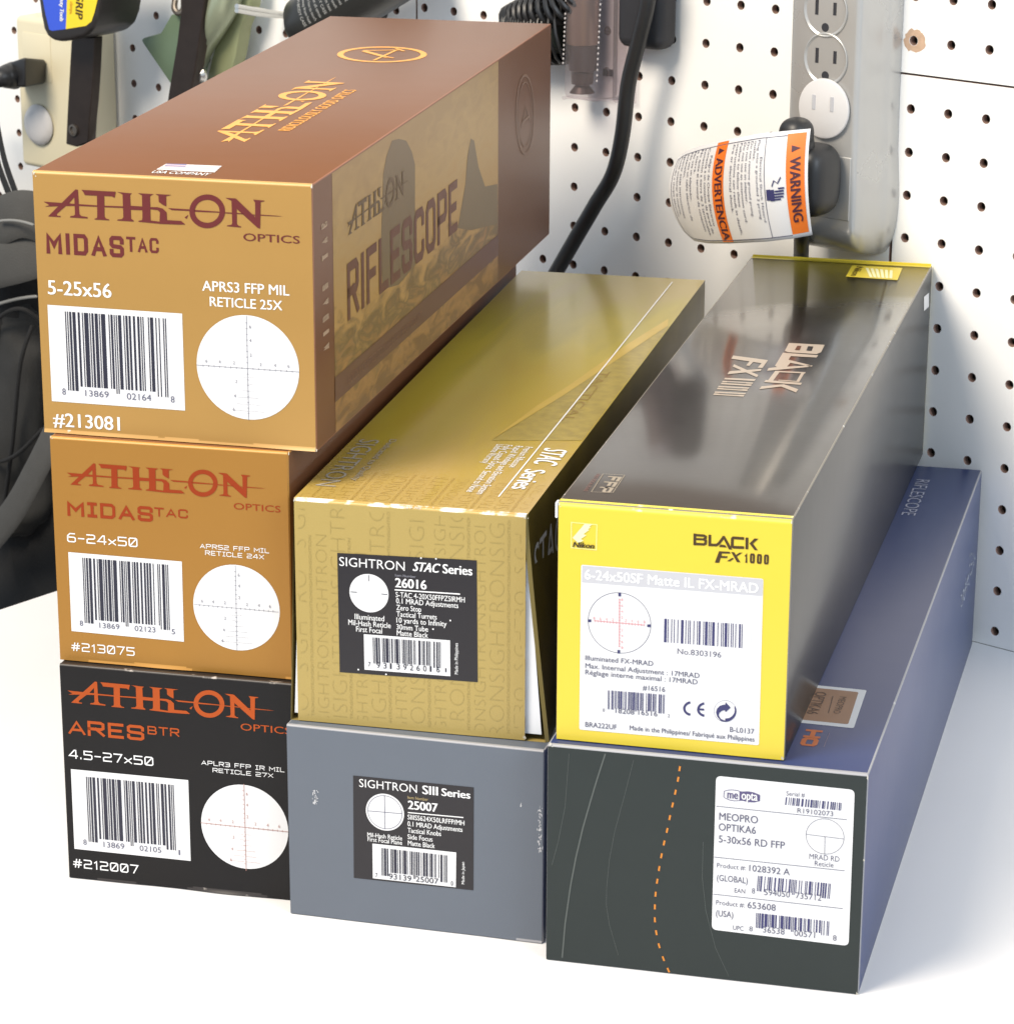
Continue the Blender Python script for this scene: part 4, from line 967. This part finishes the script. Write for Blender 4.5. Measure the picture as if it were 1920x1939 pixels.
put('socket_recess', ps.box(sk[3][0]-15.5, sk[3][0]+15.5, 39.6, 40.6, sk[3][1]-22, sk[3][1]+15, 5.5, 4), SILVER, ps.root)
CAPW = pm('translucent_white_plastic', (.70, .68, .67, 1), .45, trans=.2)
sc_ = WThing('socket_cover', sk[2][0], sk[2][1], 41.2, 'round white plastic safety cover plugged in the silver power strip', 'socket cover')
put('cover_disc', lathe_bm([(17, 0), (17.4, .5), (17.2, 1.6), (16.2, 2.1), (0, 2.2)], Vector((0, 0, 0)), (0, -1, 0), 48), CAPW, sc_.root)
for du in (-6.4, 6.2):
    put('prong_mark', box_bm(du-1.1, du+1.1, -2.5, -2.1, -1, 7.5, .1, 1), pm('frosted_grey', (.42, .42, .44, 1), .5), sc_.root)
# plug and its cord
pl = WThing('plug_cord', sk[3][0], sk[3][1], 41, 'black power cord whose moulded plug sits in the silver power strip', 'power cord')
u, z = sk[3]
b1 = superell_bm((u-1, 56, z+3), (14.5, 16, 21), .62, 36, 20, 0, 1, lambda p: pl.P(p.x, p.z, p.y))
b2 = superell_bm((u-8, 72, z+6), (10.5, 12, 16), .7, 32, 18, 0, 1, lambda p: pl.P(p.x, p.z, p.y))
b3 = superell_bm((u-4, 68, z+31), (9.5, 10, 9.5), .85, 28, 16, 0, 1, lambda p: pl.P(p.x, p.z, p.y))
b4 = tube_bm([pl.P(u-4, z+30, 66), pl.P(u-3, z+8, 60)], 8.5, 16, smooth=False)
put('plug', join(b1, b2, b3, b4), RUBBER, pl.root)
pl.crop(1460, 0, 3.717)
put('cable', tube_bm([pl.px(210, 1430, 70), pl.px(212, 1540, 66), pl.px(212, 1640, 54), pl.px(211, 1730, 36), pl.px(208, 1830, 20), pl.px(200, 1980, 10), pl.px(160, 2300, 7)], 4.6, 16), RUBBER, pl.root)

# the curled warning tag
tg = WThing('warning_tag', 345, 270, 78, 'curled white paper tag with orange warning bands, wrapped on the cord by the power strip', 'tag')
tg.crop(1240, 220, 5.978)
TOPC = [(0, 1760, 140), (.15, 1500, 165), (.35, 1200, 195), (.62, 800, 268), (.8, 520, 335), (.92, 350, 395), (1, 258, 470)]
BOTC = [(0, 1780, 1345), (.15, 1560, 1385), (.35, 1270, 1420), (.62, 850, 1442), (.8, 600, 1440), (.92, 440, 1412), (1, 330, 1312)]
def interp(T, s):
    for a, b in zip(T, T[1:]):
        if s <= b[0]+1e-9:
            k = (s-a[0])/(b[0]-a[0]); return Vector((a[1]+(b[1]-a[1])*k, a[2]+(b[2]-a[2])*k))
    return Vector(T[-1][1:])
def sheet(s, t, lift=0):
    s = min(max(s, 0), 1); a, b = interp(TOPC, s), interp(BOTC, s); p = a.lerp(b, t); p.x -= (42+92*s)*4*t*(1-t)
    d = 84+20*sin(pi*min(s*1.05, 1))-16*s+7*4*t*(1-t)*(1-s*.4)
    return tg.px(p.x, p.y, d+lift)
def sheet_grid(s0, s1, t0, t1, ns, nt_, lift, thick=0):
    vs = []; fs = []
    for l in ((lift, lift-thick) if thick else (lift,)):
        for i in range(ns+1):
            for j in range(nt_+1): vs.append(sheet(s0+(s1-s0)*i/ns, t0+(t1-t0)*j/nt_, l))
    n = nt_+1; o = (ns+1)*n
    for i in range(ns):
        for j in range(nt_):
            q = (i*n+j, i*n+j+1, (i+1)*n+j+1, (i+1)*n+j); fs.append(q)
            if thick: fs.append(tuple(o+k for k in q)[::-1])
    if thick:
        ring = [i*n for i in range(ns+1)]+[ns*n+j for j in range(1, nt_+1)]+[i*n+nt_ for i in range(ns-1, -1, -1)]+[j for j in range(nt_-1, 0, -1)]
        for a, b in zip(ring, ring[1:]+ring[:1]): fs.append((a, b, o+b, o+a))
    bm = mesh_bm(vs, fs); bmesh.ops.recalc_face_normals(bm, faces=bm.faces)
    if not thick:
        for f in bm.faces:
            if f.normal.y > 0: f.normal_flip()
    return bm
put('paper', sheet_grid(0, 1, 0, 1, 48, 28, 0, .3), PAPER, tg.root, 80)
OR = pm('warning_orange', rgb(250, 128, 40), .45)
put('orange_band', sheet_grid(.022, .145, .03, .965, 8, 24, .25), OR, tg.root, 80); put('orange_band', sheet_grid(.592, .672, .012, .985, 6, 24, .25), OR, tg.root, 80)
def tag_text(items, lift, mt, name):
    vs_, fs_ = [], []
    for body, s_base, s_h, t0, t1, bold in items:
        L = text_layers(body, bold); lo, hi = cap_h(bold); x0 = min(v[0] for l in L for v in l[0]); x1 = max(v[0] for l in L for v in l[0])
        for k, (vs, fs) in enumerate(L):
            o = len(vs_)
            vs_ += [sheet(s_base-s_h*(y-lo)/(hi-lo), t0+(t1-t0)*(x-x0)/(x1-x0), lift+k*.04) for x, y in vs]; fs_ += [tuple(o+i for i in f) for f in fs]
    bm = mesh_bm(vs_, fs_)
    for f in bm.faces:
        if f.normal.y > 0: f.normal_flip()
    put(name, bm, mt, tg.root, 80)
for it_ in (('WARNING', .118, .068, .25, .86, .035), ('ADVERTENCIA', .656, .05, .165, .97, .035)): tag_text([it_], .5, pm('dark_red_ink', (.06, .015, .03, 1), .5), 'band_word')
bm = None
for (s0, s1, t0, t1) in ((.052, .112, .14, .205), (.61, .652, .07, .135)):
    pts = [sheet(s1, t0, .5), sheet(s1, t1, .5), sheet(s0, (t0+t1)/2, .5)]; b_ = mesh_bm(pts, [(0, 1, 2)])
    for f in b_.faces:
        if f.normal.y > 0: f.normal_flip()
    bm = join(bm, b_) if bm else b_
put('alert_triangle', bm, pm('dark_red_ink', (.06, .015, .03, 1), .5), tg.root)
EN = ['Electrical Shock Hazard', 'Plug into a grounded 3 prong', 'outlet.', 'Do not remove ground prong.', 'Do not use an adapter.', 'Do not use an extension cord.', 'Failure to follow these', 'instructions can result in death,', 'fire or electrical shock.']
ES = ['Peligro de Choque Eléctrico', 'Conecte a un contacto de pared de', 'conexión a tierra de 3 terminales.', 'No quite el terminal de conexión', 'a tierra.', 'No use un adaptador.', 'No use un cable eléctrico de', 'extensión.', 'Ignorar estas instrucciones', 'puede ocasionar la muerte,', 'incendio o choque eléctrico.']
it = [(s_, .335+.0268*k, .0155, .22 if k == 0 else .06, (.22 if k == 0 else .06)+len(s_)*.0262, .004) for k, s_ in enumerate(EN)]
it += [(s_, .705+.0262*k, .0148, .13 if k == 0 else .05, (.13 if k == 0 else .05)+len(s_)*.0258, .004) for k, s_ in enumerate(ES)]
tag_text(it, .4, GREYINK, 'small_print')
put('border_line', join(sheet_grid(.145, .985, .04, .047, 30, 1, .3), sheet_grid(.145, .985, .968, .975, 30, 1, .3), sheet_grid(.30, .304, .04, .975, 1, 20, .3), sheet_grid(.98, .984, .04, .975, 1, 20, .3)), GREYINK, tg.root, 80)
hb = []
for (a, b, c, d) in ((.262, .292, .53, .63), (.16, .205, .52, .535), (.165, .23, .545, .562), (.165, .235, .572, .588), (.17, .238, .598, .614), (.19, .24, .622, .636), (.235, .265, .535, .64)):
    hb.append(sheet_grid(a, b, c, d, 2, 2, .4))
for (p, q, t0, t1) in ((.252, .235, .50, .445), (.235, .21, .445, .475), (.21, .185, .475, .42)):
    vs = [sheet(p, t0, .4), sheet(p-.004, t0+.012, .4), sheet(q-.004, t1+.012, .4), sheet(q, t1, .4)]; b_ = mesh_bm(vs, [(0, 1, 2, 3)])
    for f in b_.faces:
        if f.normal.y > 0: f.normal_flip()
    hb.append(b_)
put('shock_symbol', join(*hb), NAVY, tg.root)

# curved black cord in the middle
cdn = WThing('black_cord', 200, 130, 0, 'thick black cord curving down the pegboard behind the olive gold carton', 'cord')
cdn.crop(600, 0, 2.733)
put('cable', tube_bm([cdn.px(1725, -200, 30), cdn.px(1712, 0, 30), cdn.px(1668, 200, 30), cdn.px(1612, 430, 30), cdn.px(1580, 700, 30), cdn.px(1532, 900, 30), cdn.px(1440, 1060, 28), cdn.px(1335, 1240, 26), cdn.px(1215, 1450, 22), cdn.px(1080, 1700, 14), cdn.px(900, 2050, 8)], 4.9, 18, 10), RUBBER, cdn.root)
# black pouch behind the cord
po = WThing('tool_pouch', 240, 330, 2, 'black rounded tool pouch hanging behind the thick black cord', 'pouch')
po.crop(940, 0, 5.314)
a, b = po.uz(1270, 455, 12), po.uz(1640, 455, 22)
put('pouch_body', po.box(a[0]+1, b[0], 2, 22, po.uz(1500, 505, 20)[1], 520, 7, 5), pm('black_nylon', (.02, .02, .024, 1), .6, var=.25, vs=80, bump=.1, bs=500), po.root)
# clear blister pack with a bronze-coloured tool bit
bp = WThing('blister_pack', 200, 300, 0, 'clear plastic blister pack holding a bronze tool bit, left of the thick black cord', 'packaged tool')
bp.crop(940, 0, 5.314)
CLEAR = bpy.data.materials.new('clear_plastic'); CLEAR.use_nodes = True; nt = CLEAR.node_tree; nt.nodes.remove(nt.nodes['Principled BSDF'])
tr = nt.nodes.new('ShaderNodeBsdfTransparent'); tr.inputs[0].default_value = (.93, .91, .92, 1); gl = nt.nodes.new('ShaderNodeBsdfPrincipled'); gl.inputs['Base Color'].default_value = (.62, .58, .6, 1); gl.inputs['Roughness'].default_value = .15
mx = nt.nodes.new('ShaderNodeMixShader'); mx.inputs[0].default_value = .10; nt.links.new(tr.outputs[0], mx.inputs[1]); nt.links.new(gl.outputs[0], mx.inputs[2]); nt.links.new(mx.outputs[0], nt.nodes['Material Output'].inputs[0])
uL, uR = bp.uz(672, 500, 26)[0], bp.uz(1245, 800, 12)[0]; zb = bp.uz(900, 1000, 20)[1]
um = bp.uz(1045, 500, 24)[0]
put('backing_sheet', bp.box(uL+2, uR+6, 3, 4, zb-2, 520, .4, 1), CLEAR, bp.root)
put('bubble', bp.box(uL, um, 4.2, 27, zb, 520, 4, 4), CLEAR, bp.root)
put('side_bubble', bp.box(um+1.5, uR, 4.2, 15, zb-1, 520, 3, 4), CLEAR, bp.root)
put('bottom_rim', tube_bm([bp.px(672, 985, 26), bp.px(760, 975, 27), bp.px(900, 990, 27), bp.px(1050, 1005, 22), bp.px(1230, 985, 14)], 1.1, 8), CLEAR, bp.root)
tooth = bmesh.new()
for k in range(16):
    for (x, y, d) in ((700-2*k, -40+45*k, 27.4), (1048-2.6*k, -10+55*k, 27.2)):
        join(tooth, superell_bm(tuple(bp.px(x, y, d)), (.6, .4, .8), 1, 8, 6))
put('perforation', tooth, pm('pale_plastic', (.50, .47, .47, 1), .35), bp.root)
c0 = bp.uz(872, 430, 15); S = 2.7*5.314/2.95
um_ = c0[0]; zt = c0[1]
BRZ = pm('bronze_metal', rgb(168, 138, 124), .3, .6); DRK = pm('dark_steel', rgb(92, 76, 74), .38, .7)
zz = lambda y: bp.uz(872, y, 15)[1]
put('bit_sleeve', lathe_bm([(0, 0), (9.6, 0), (10.2, 1), (10.2, 150), (0, 150)], bp.P(um_, zz(440), 15.5), (0, 0, 1), 32), BRZ, bp.root)
put('bit_shank', lathe_bm([(8.0, zz(930)-zz(440)), (7.2, zz(915)-zz(440)), (4.6, zz(860)-zz(440)), (4.6, zz(848)-zz(440)), (6.8, zz(840)-zz(440)), (7.2, zz(720)-zz(440)), (8.8, zz(700)-zz(440)), (9.2, -.3), (0, -.3)], bp.P(um_, zz(440), 15.5), (0, 0, 1), 32), DRK, bp.root)
put('insert_card', bp.box(um+4, uR-2, 5, 6, bp.uz(1150, 440, 6)[1], 518), pm('dark_insert', (.055, .05, .055, 1), .5, var=.3, vs=60), bp.root)
for dx in (0, 60):
    put('printed_mark', bp.box(bp.uz(1075+dx, 700, 5)[0], bp.uz(1112+dx, 700, 5)[0], 5, 5.4, bp.uz(1090, 760, 5)[1], bp.uz(1090, 690, 5)[1]), pm('dark_insert', (.055, .05, .055, 1), .5), bp.root)
# coiled cord behind the top carton
co = WThing('coiled_cord', 170, 320, 4, 'springy black coiled cord hanging on the pegboard above the back of the top brown carton', 'coiled cord')
co.crop(940, 0, 5.314)
def helix(path, R_, r, turns, k=14):
    P = smooth_path(path, 12); L = [0]
    for a, b in zip(P, P[1:]): L.append(L[-1]+(b-a).length)
    out = []; N_ = int(turns*k)
    up = None
    for i in range(N_+1):
        s = L[-1]*i/N_; j = 0
        while j < len(L)-2 and L[j+1] < s: j += 1
        q = (s-L[j])/max(L[j+1]-L[j], 1e-6); p = P[j].lerp(P[j+1], q); t = (P[j+1]-P[j]).normalized()
        if up is None: up = t.orthogonal()
        up = (up-t*up.dot(t)).normalized(); sd = t.cross(up); a = 2*pi*turns*i/N_
        out.append(p+(up*cos(a)+sd*sin(a))*R_)
    return tube_bm(out, r, 7, 1, smooth=False)
put('coil', helix([co.px(165, 215, 18), co.px(300, 150, 22), co.px(470, 110, 24), co.px(640, 60, 22), co.px(800, -60, 18)], 9.5, 1.9, 12), RUBBER, co.root)
put('fine_coil', helix([co.px(250, 330, 14), co.px(450, 330, 16), co.px(600, 340, 16), co.px(690, 330, 14)], 19, 1.0, 17), RUBBER, co.root)
put('inner_core', tube_bm([co.px(250, 330, 12), co.px(690, 330, 12)], 13, 20, smooth=False), pm('dark_green_black', (.02, .024, .018, 1), .6), co.root)

# cream wall tap with a plug and a safety cover
CREAM = pm('cream_plastic', rgb(242, 232, 200), .42, var=.02, vs=20)
wt = WThing('wall_tap', -300, 170, 0, 'cream multi-outlet wall tap on the pegboard, behind the hanging bar clamp', 'outlet box')
put('tap_body', wt.box(-331, -256, .5, 30, wt.crop(0, 0, 4.829).uz(150, 1500, 30)[1], wt.uz(50, 130, 30)[1], 4, 4), CREAM, wt.root)
wt_u, wt_z = wt.uz(330, 560, 30)
put('outlet_face', wt.box(wt_u-13, wt_u+17, 29.7, 30.5, wt_z-14, wt_z+20, 2, 2), CREAM, wt.root)
cap = WThing('socket_cover', *wt.uz(362, 1140, 31), 30.6, 'round white safety cover on the cream wall tap, below the black plug', 'socket cover')
put('cover_disc', lathe_bm([(14.5, 0), (15, 1), (14, 2.6), (10, 4.4), (5, 5.2), (0, 5.4)], Vector((0, 0, 0)), (0, -1, 0), 40), CAPW, cap.root)
bpug = WThing('plug_cord', wt_u, wt_z, 31, 'black plug with its cord leaving to the left, in the cream wall tap', 'plug')
bpug.crop(0, 0, 4.829)
q = [bpug.px(x, y, d) for x, y, d in ((230, 545, 31), (428, 545, 31), (425, 760, 31), (215, 800, 31), (40, 590, 62), (230, 520, 62), (235, 800, 62), (45, 800, 62))]
pb = mesh_bm(q, [(0, 1, 2, 3), (4, 5, 6, 7), (0, 4, 5, 1), (1, 5, 6, 2), (2, 6, 7, 3), (3, 7, 4, 0)]); bmesh.ops.recalc_face_normals(pb, faces=pb.faces)
bmesh.ops.bevel(pb, geom=list(pb.edges), offset=.0022, segments=3, profile=.5, affect='EDGES', clamp_overlap=True)
put('plug', pb, RUBBER, bpug.root)
put('cable', tube_bm([bpug.px(130, 690, 58), bpug.px(60, 700, 66), bpug.px(-20, 720, 72), bpug.px(-160, 780, 70), bpug.px(-300, 950, 50)], [10, 8.5, 6.5, 5, 5], 16), RUBBER, bpug.root)

# bar clamp with a blue and yellow label
cl = WThing('bar_clamp', -240, 215, 40, 'black bar clamp with blue and yellow label, in front of the cream wall tap', 'clamp')
cl.crop(0, 0, 4.829)
PL = pm('black_clamp_plastic', (.02, .017, .016, 1), .38, var=.15, vs=60, bump=.02)
o_px = [(335, -350), (350, 0), (372, 150), (395, 265), (430, 335), (490, 375), (560, 385), (650, 372), (780, 335), (850, 270), (890, 160), (915, 0), (930, -350)]
outl = [cl.uz(x, y, 78) for x, y in o_px]
put('clamp_body', prism_bm(outl, 36, 78, cl.P, 3.2, 3), PL, cl.root)
lb_px = [(388, -200), (396, 0), (420, 130), (455, 270), (480, 282), (608, 266), (790, 236), (840, 195), (868, 110), (895, 0), (905, -200)]
spl = 4
yl = [(622, -200), (616, 0), (606, 266), (790, 236), (840, 195), (868, 110), (895, 0), (905, -200)]
bl = [(388, -200), (396, 0), (420, 130), (455, 270), (480, 282), (606, 266), (616, 0), (622, -200)]
def decal(th, px, d, mt, name, par=None):
    q = [th.px(x, y, d) for x, y in px]; t_ = tessellate_polygon([[Vector((a.x, a.z, 0)) for a in q]])
    b_ = mesh_bm(q, [tuple(f) for f in t_])
    for f in b_.faces:
        if f.normal.y > 0: f.normal_flip()
    return put(name, b_, mt, par or th.root)
ly = decal(cl, yl, 78.25, pm('label_yellow', rgb(255, 226, 40), .35), 'yellow_label')
lbl = decal(cl, bl, 78.25, pm('label_blue', rgb(56, 92, 224), .35), 'blue_label')
def wall_text(th, s_, p0, p1, top, d, bold, mt, name, par=None):
    a, b, t_ = th.px(*p0, d), th.px(*p1, d), th.px(*top, d); x = (b-a); W_ = x.length; x.normalize(); n_ = Vector((0, -1, 0)); y = n_.cross(x); Hh = abs((t_-a).dot(y))
    L = text_layers(s_, bold); lo, hi = cap_h(bold); x0 = min(v[0] for l in L for v in l[0]); x1 = max(v[0] for l in L for v in l[0])
    b_ = join(*[mesh_bm([a+x*((vx-x0)/(x1-x0)*W_)+y*((vy-lo)/(hi-lo)*Hh)+n_*(.04*k) for vx, vy in vs], fs) for k, (vs, fs) in enumerate(L)])
    for f in b_.faces:
        if f.normal.y > 0: f.normal_flip()
    return put(name, b_, mt, par or th.root)
wall_text(cl, 'GRIP', (700, -75), (693, 165), (765, -75), 78.5, .03, DK, 'label_word', ly)
wall_text(cl, 'clamps.', (645, 10), (640, 130), (672, 10), 78.5, .01, pm('label_orange', rgb(226, 150, 30), .4), 'label_line', ly)
wall_text(cl, 'Heavy Duty Tools', (556, -180), (552, 192), (590, -180), 78.5, .04, WHITE, 'label_line', lbl)
bar_px = [(654, 350), (870, 340), (858, 640), (838, 930), (832, 985), (822, 1080), (808, 1302), (700, 1345), (604, 1318), (618, 1000), (636, 660)]
put('bar', prism_bm([cl.uz(x, y, 52) for x, y in bar_px], 44, 52, cl.P, .7, 1), pm('dark_brown_steel', (.030, .021, .017, 1), .45, .5, var=.3, vs=90, bump=.05), cl.root)
put('end_pin', lathe_bm([(4.2, 0), (4.2, 1.4), (2.8, 1.6), (2.4, .4), (0, .4)], cl.px(680, 1190, 52), (0, -1, 0), 20), pm('dull_steel', (.16, .14, .12, 1), .4, .8), cl.root)
# second clamp bar
c2 = WThing('clamp_bar', -145, 250, 34, 'plain dark steel clamp bar leaning in front of the green hand tool', 'clamp bar')
c2.crop(220, 0, 3.826)
P2 = [c2.uz(x, y, 46) for x, y in ((480, -260), (655, -260), (640, 30), (600, 330), (545, 660), (520, 860), (350, 860), (385, 640), (440, 310), (470, 60))]
put('bar', prism_bm(P2, 38, 46, c2.P, .8, 1), pm('dark_brown_steel', (.030, .021, .017, 1), .45, .5), c2.root)
put('bar_edge', prism_bm([c2.uz(x, y, 43) for x, y in ((648, -200), (664, -200), (655, 30), (612, 330), (560, 640), (545, 640), (598, 330), (640, 30))], 36, 45, c2.P), pm('steel_edge', (.07, .055, .045, 1), .35, .8), c2.root)
# green hand tool
gt = WThing('hand_tool', -140, 260, 6, 'grey green metal hand tool with tubular handle, behind the plain dark clamp bar', 'hand tool')
gt.crop(220, 0, 3.826)
GRN = pm('green_hammertone', rgb(178, 186, 158), .34, .5, var=.12, vs=60, bump=.05)
GRN2 = pm('green_dark_paint', rgb(124, 146, 120), .4, .3, var=.15, vs=50)
put('plate', prism_bm([gt.uz(x, y, 20) for x, y in ((400, 105), (480, 92), (620, 160), (640, 330), (560, 660), (430, 660), (200, 322), (182, 290), (196, 276), (322, 240))], 10, 20, gt.P, 1.2, 2), GRN2, gt.root)
put('handle', tube_bm([gt.px(840, -160, 30), gt.px(780, 20, 32), gt.px(700, 180, 32), (gt.px(640, 300, 30)), gt.px(560, 480, 26)], [12, 11.5, 10.5, 9, 8], 20), GRN, gt.root)
put('channel', prism_bm([gt.uz(x, y, 24) for x, y in ((880, -150), (985, -150), (965, 60), (905, 200), (865, 420), (800, 640), (640, 640), (690, 420), (740, 260), (850, 60))], 12, 24, gt.P, 2, 2), pm('olive_green_paint', rgb(168, 174, 132), .42, .25, var=.15, vs=50), gt.root)
put('bolt', lathe_bm([(6, 0), (6, 2), (4, 4), (0, 4.6)], gt.px(618, 545, 36), (0, -1, 0), 16), STEEL, gt.root)
# chrome peg hook
hk = WThing('peg_hook', -60, 320, 0, 'chrome double-wire peg hook beside the green hand tool', 'peg hook')
hk.crop(220, 0, 3.826)
for dy in (0, 38):
    put('wire', tube_bm([hk.px(1260, 100+dy*.3, 2), hk.px(1190, 100+dy*.4, 6), hk.px(1030, 72+dy*.8, 30), hk.px(875, 45+dy*.8, 55)], 1.7, 10), STEEL, hk.root)
put('hook_ring', tube_bm([hk.px(430, 0, 22), hk.px(425, 60, 24), hk.px(455, 95, 24), hk.px(490, 60, 22), hk.px(490, -40, 20)], 2.2, 10), pm('dull_steel', (.16, .14, .12, 1), .4, .8), hk.root)
# black canister with a printed band
cn = WThing('canister', 0, 330, 20, 'black canister with tiny white print, above the back of the top brown carton', 'canister')
cn.crop(560, 0, 7.97)
ax0, ax1 = cn.px(240, 320, 42), cn.px(1440, -420, 42)
axv = (ax1-ax0).normalized()
CANB = pm('satin_black', (.018, .018, .016, 1), .35)
put('canister_body', lathe_bm([(0, -46), (12, -44), (19, -36), (21.5, -20), (21.5, 70), (0, 70)], ax0+axv*30, axv, 40), CANB, cn.root)
sidev = Vector((0, -1, 0)); sidev = (sidev-axv*sidev.dot(axv)).normalized(); cv = axv.cross(sidev)
def on_can(h, ang, r=21.75): return ax0+axv*(30+h)+(sidev*cos(ang)+cv*sin(ang))*r
lines = []
for k in range(9):
    s_ = ('ALUMINUM BODY CASE', 'keep dry and away from heat', 'do not open while hot to touch', 'handle with care at all times')[k % 4]
    vs, fs = _text_mesh(s_); w_ = max(v[0] for v in vs)
    lines.append(mesh_bm([on_can(-18+k*5.2+v[1]*3.6, -1.2+v[0]/w_*1.5) for v in vs], fs))
put('print', join(*lines), pm('grey_print', (.38, .38, .36, 1), .5), cn.root, 80)
bk = WThing('hose_end', *cn.uz(1100, 60, 16), 16, 'dark hose end tucked behind the black canister', 'hose')
put('hose', superell_bm((0, 0, 0), (15, 9, 16), .8), CANB, bk.root)

# ------------------------------------------------------------------ black bag beyond the bench's left end
FAB = pm('charcoal_fabric', (.020, .020, .0195, 1), .85, var=.5, vs=30, bump=.2, bs=700)
FAB2 = pm('black_fabric', (.006, .006, .0065, 1), .85, var=.5, vs=30, bump=.2, bs=700)
WEB = pm('grey_webbing', (.05, .049, .046, 1), .8, var=.15, vs=90, bump=.25, bs=900)
bg_ = WThing('backpack', -280, -150, 40, 'charcoal fabric backpack with straps, hanging left of the carton stack beyond the bench end', 'backpack')
def SE(c, h, e, mt, name, wr, sd): return put(name, superell_bm(c, h, e, 56, 34, wr, sd, lambda p: bg_.P(p.x, p.z, p.y)), mt, bg_.root, 80)
SE((-300, 85, -10), (150, 55, 190), .5, FAB2, 'main_body', 16, 3)
SE((-262, 128, 45), (78, 34, 92), .55, FAB, 'front_pocket', 15, 9)
SE((-285, 112, 128), (100, 45, 44), .6, FAB2, 'top_flap', 13, 5)
bg_.crop(0, 360, 2.415)
def strap(px, wd, mt, name='strap', d=170): put(name, tube_bm([bg_.px(x, y, dd) for x, y, dd in px], 1, 14, 10, flat=wd), mt, bg_.root, 60)
strap([(-120, 380, 172), (-20, 350, 178), (80, 325, 176), (170, 300, 170), (280, 280, 160)], (15, 2.5), WEB)
strap([(-160, 1750, 172), (-60, 1620, 178), (60, 1470, 180), (150, 1310, 178), (240, 1130, 172), (330, 930, 160)], (11, 2.5), WEB)
strap([(-60, 190, 172), (10, 140, 176), (90, 110, 174), (170, 120, 168), (260, 160, 160)], (16, 2.5), WEB)
for nm_, px_ in (('seam', [(-60, 640, 163), (30, 560, 168), (110, 545, 166), (190, 600, 158)]), ('seam', [(20, 1450, 160), (60, 1150, 166), (95, 800, 168), (150, 620, 160)]), ('seam', [(-80, 1210, 166), (0, 1240, 170), (90, 1200, 168), (200, 1090, 160)])):
    put(nm_, tube_bm([bg_.px(x, y, dd) for x, y, dd in px_], 1.5, 8), FAB2, bg_.root)
teeth = bmesh.new()
for k in range(40):
    x = -30+5*k; y = 530-1.9*k+.02*k*k
    join(teeth, superell_bm(tuple(bg_.px(x, y, 170)), (1.7, 1.2, 1.1), 1, 8, 6))
for k in range(30):
    x = 5+5*k; y = 138+.045*(k-8)**2
    join(teeth, superell_bm(tuple(bg_.px(x, y, 182)), (1.6, 1.2, 1.0), 1, 8, 6))
put('zip', teeth, pm('zip_grey', (.20, .20, .19, 1), .45), bg_.root)
bl_ = WThing('strap_loop', -370, 190, 60, 'pair of thin black straps looping down onto the backpack at the far left', 'strap')
bl_.crop(0, 0, 4.829)
put('strap', tube_bm([bl_.px(-60, 900, 110), bl_.px(-20, 1150, 120), bl_.px(50, 1480, 130), bl_.px(160, 1800, 140), bl_.px(210, 1960, 140)], 1, 12, 10, flat=(6, 1.6)), FAB2, bl_.root)
put('strap', tube_bm([bl_.px(-120, 1150, 100), bl_.px(-60, 1350, 110), bl_.px(20, 1600, 120), bl_.px(110, 1830, 130), bl_.px(160, 1960, 135)], 1, 12, 10, flat=(5, 1.6)), FAB2, bl_.root)
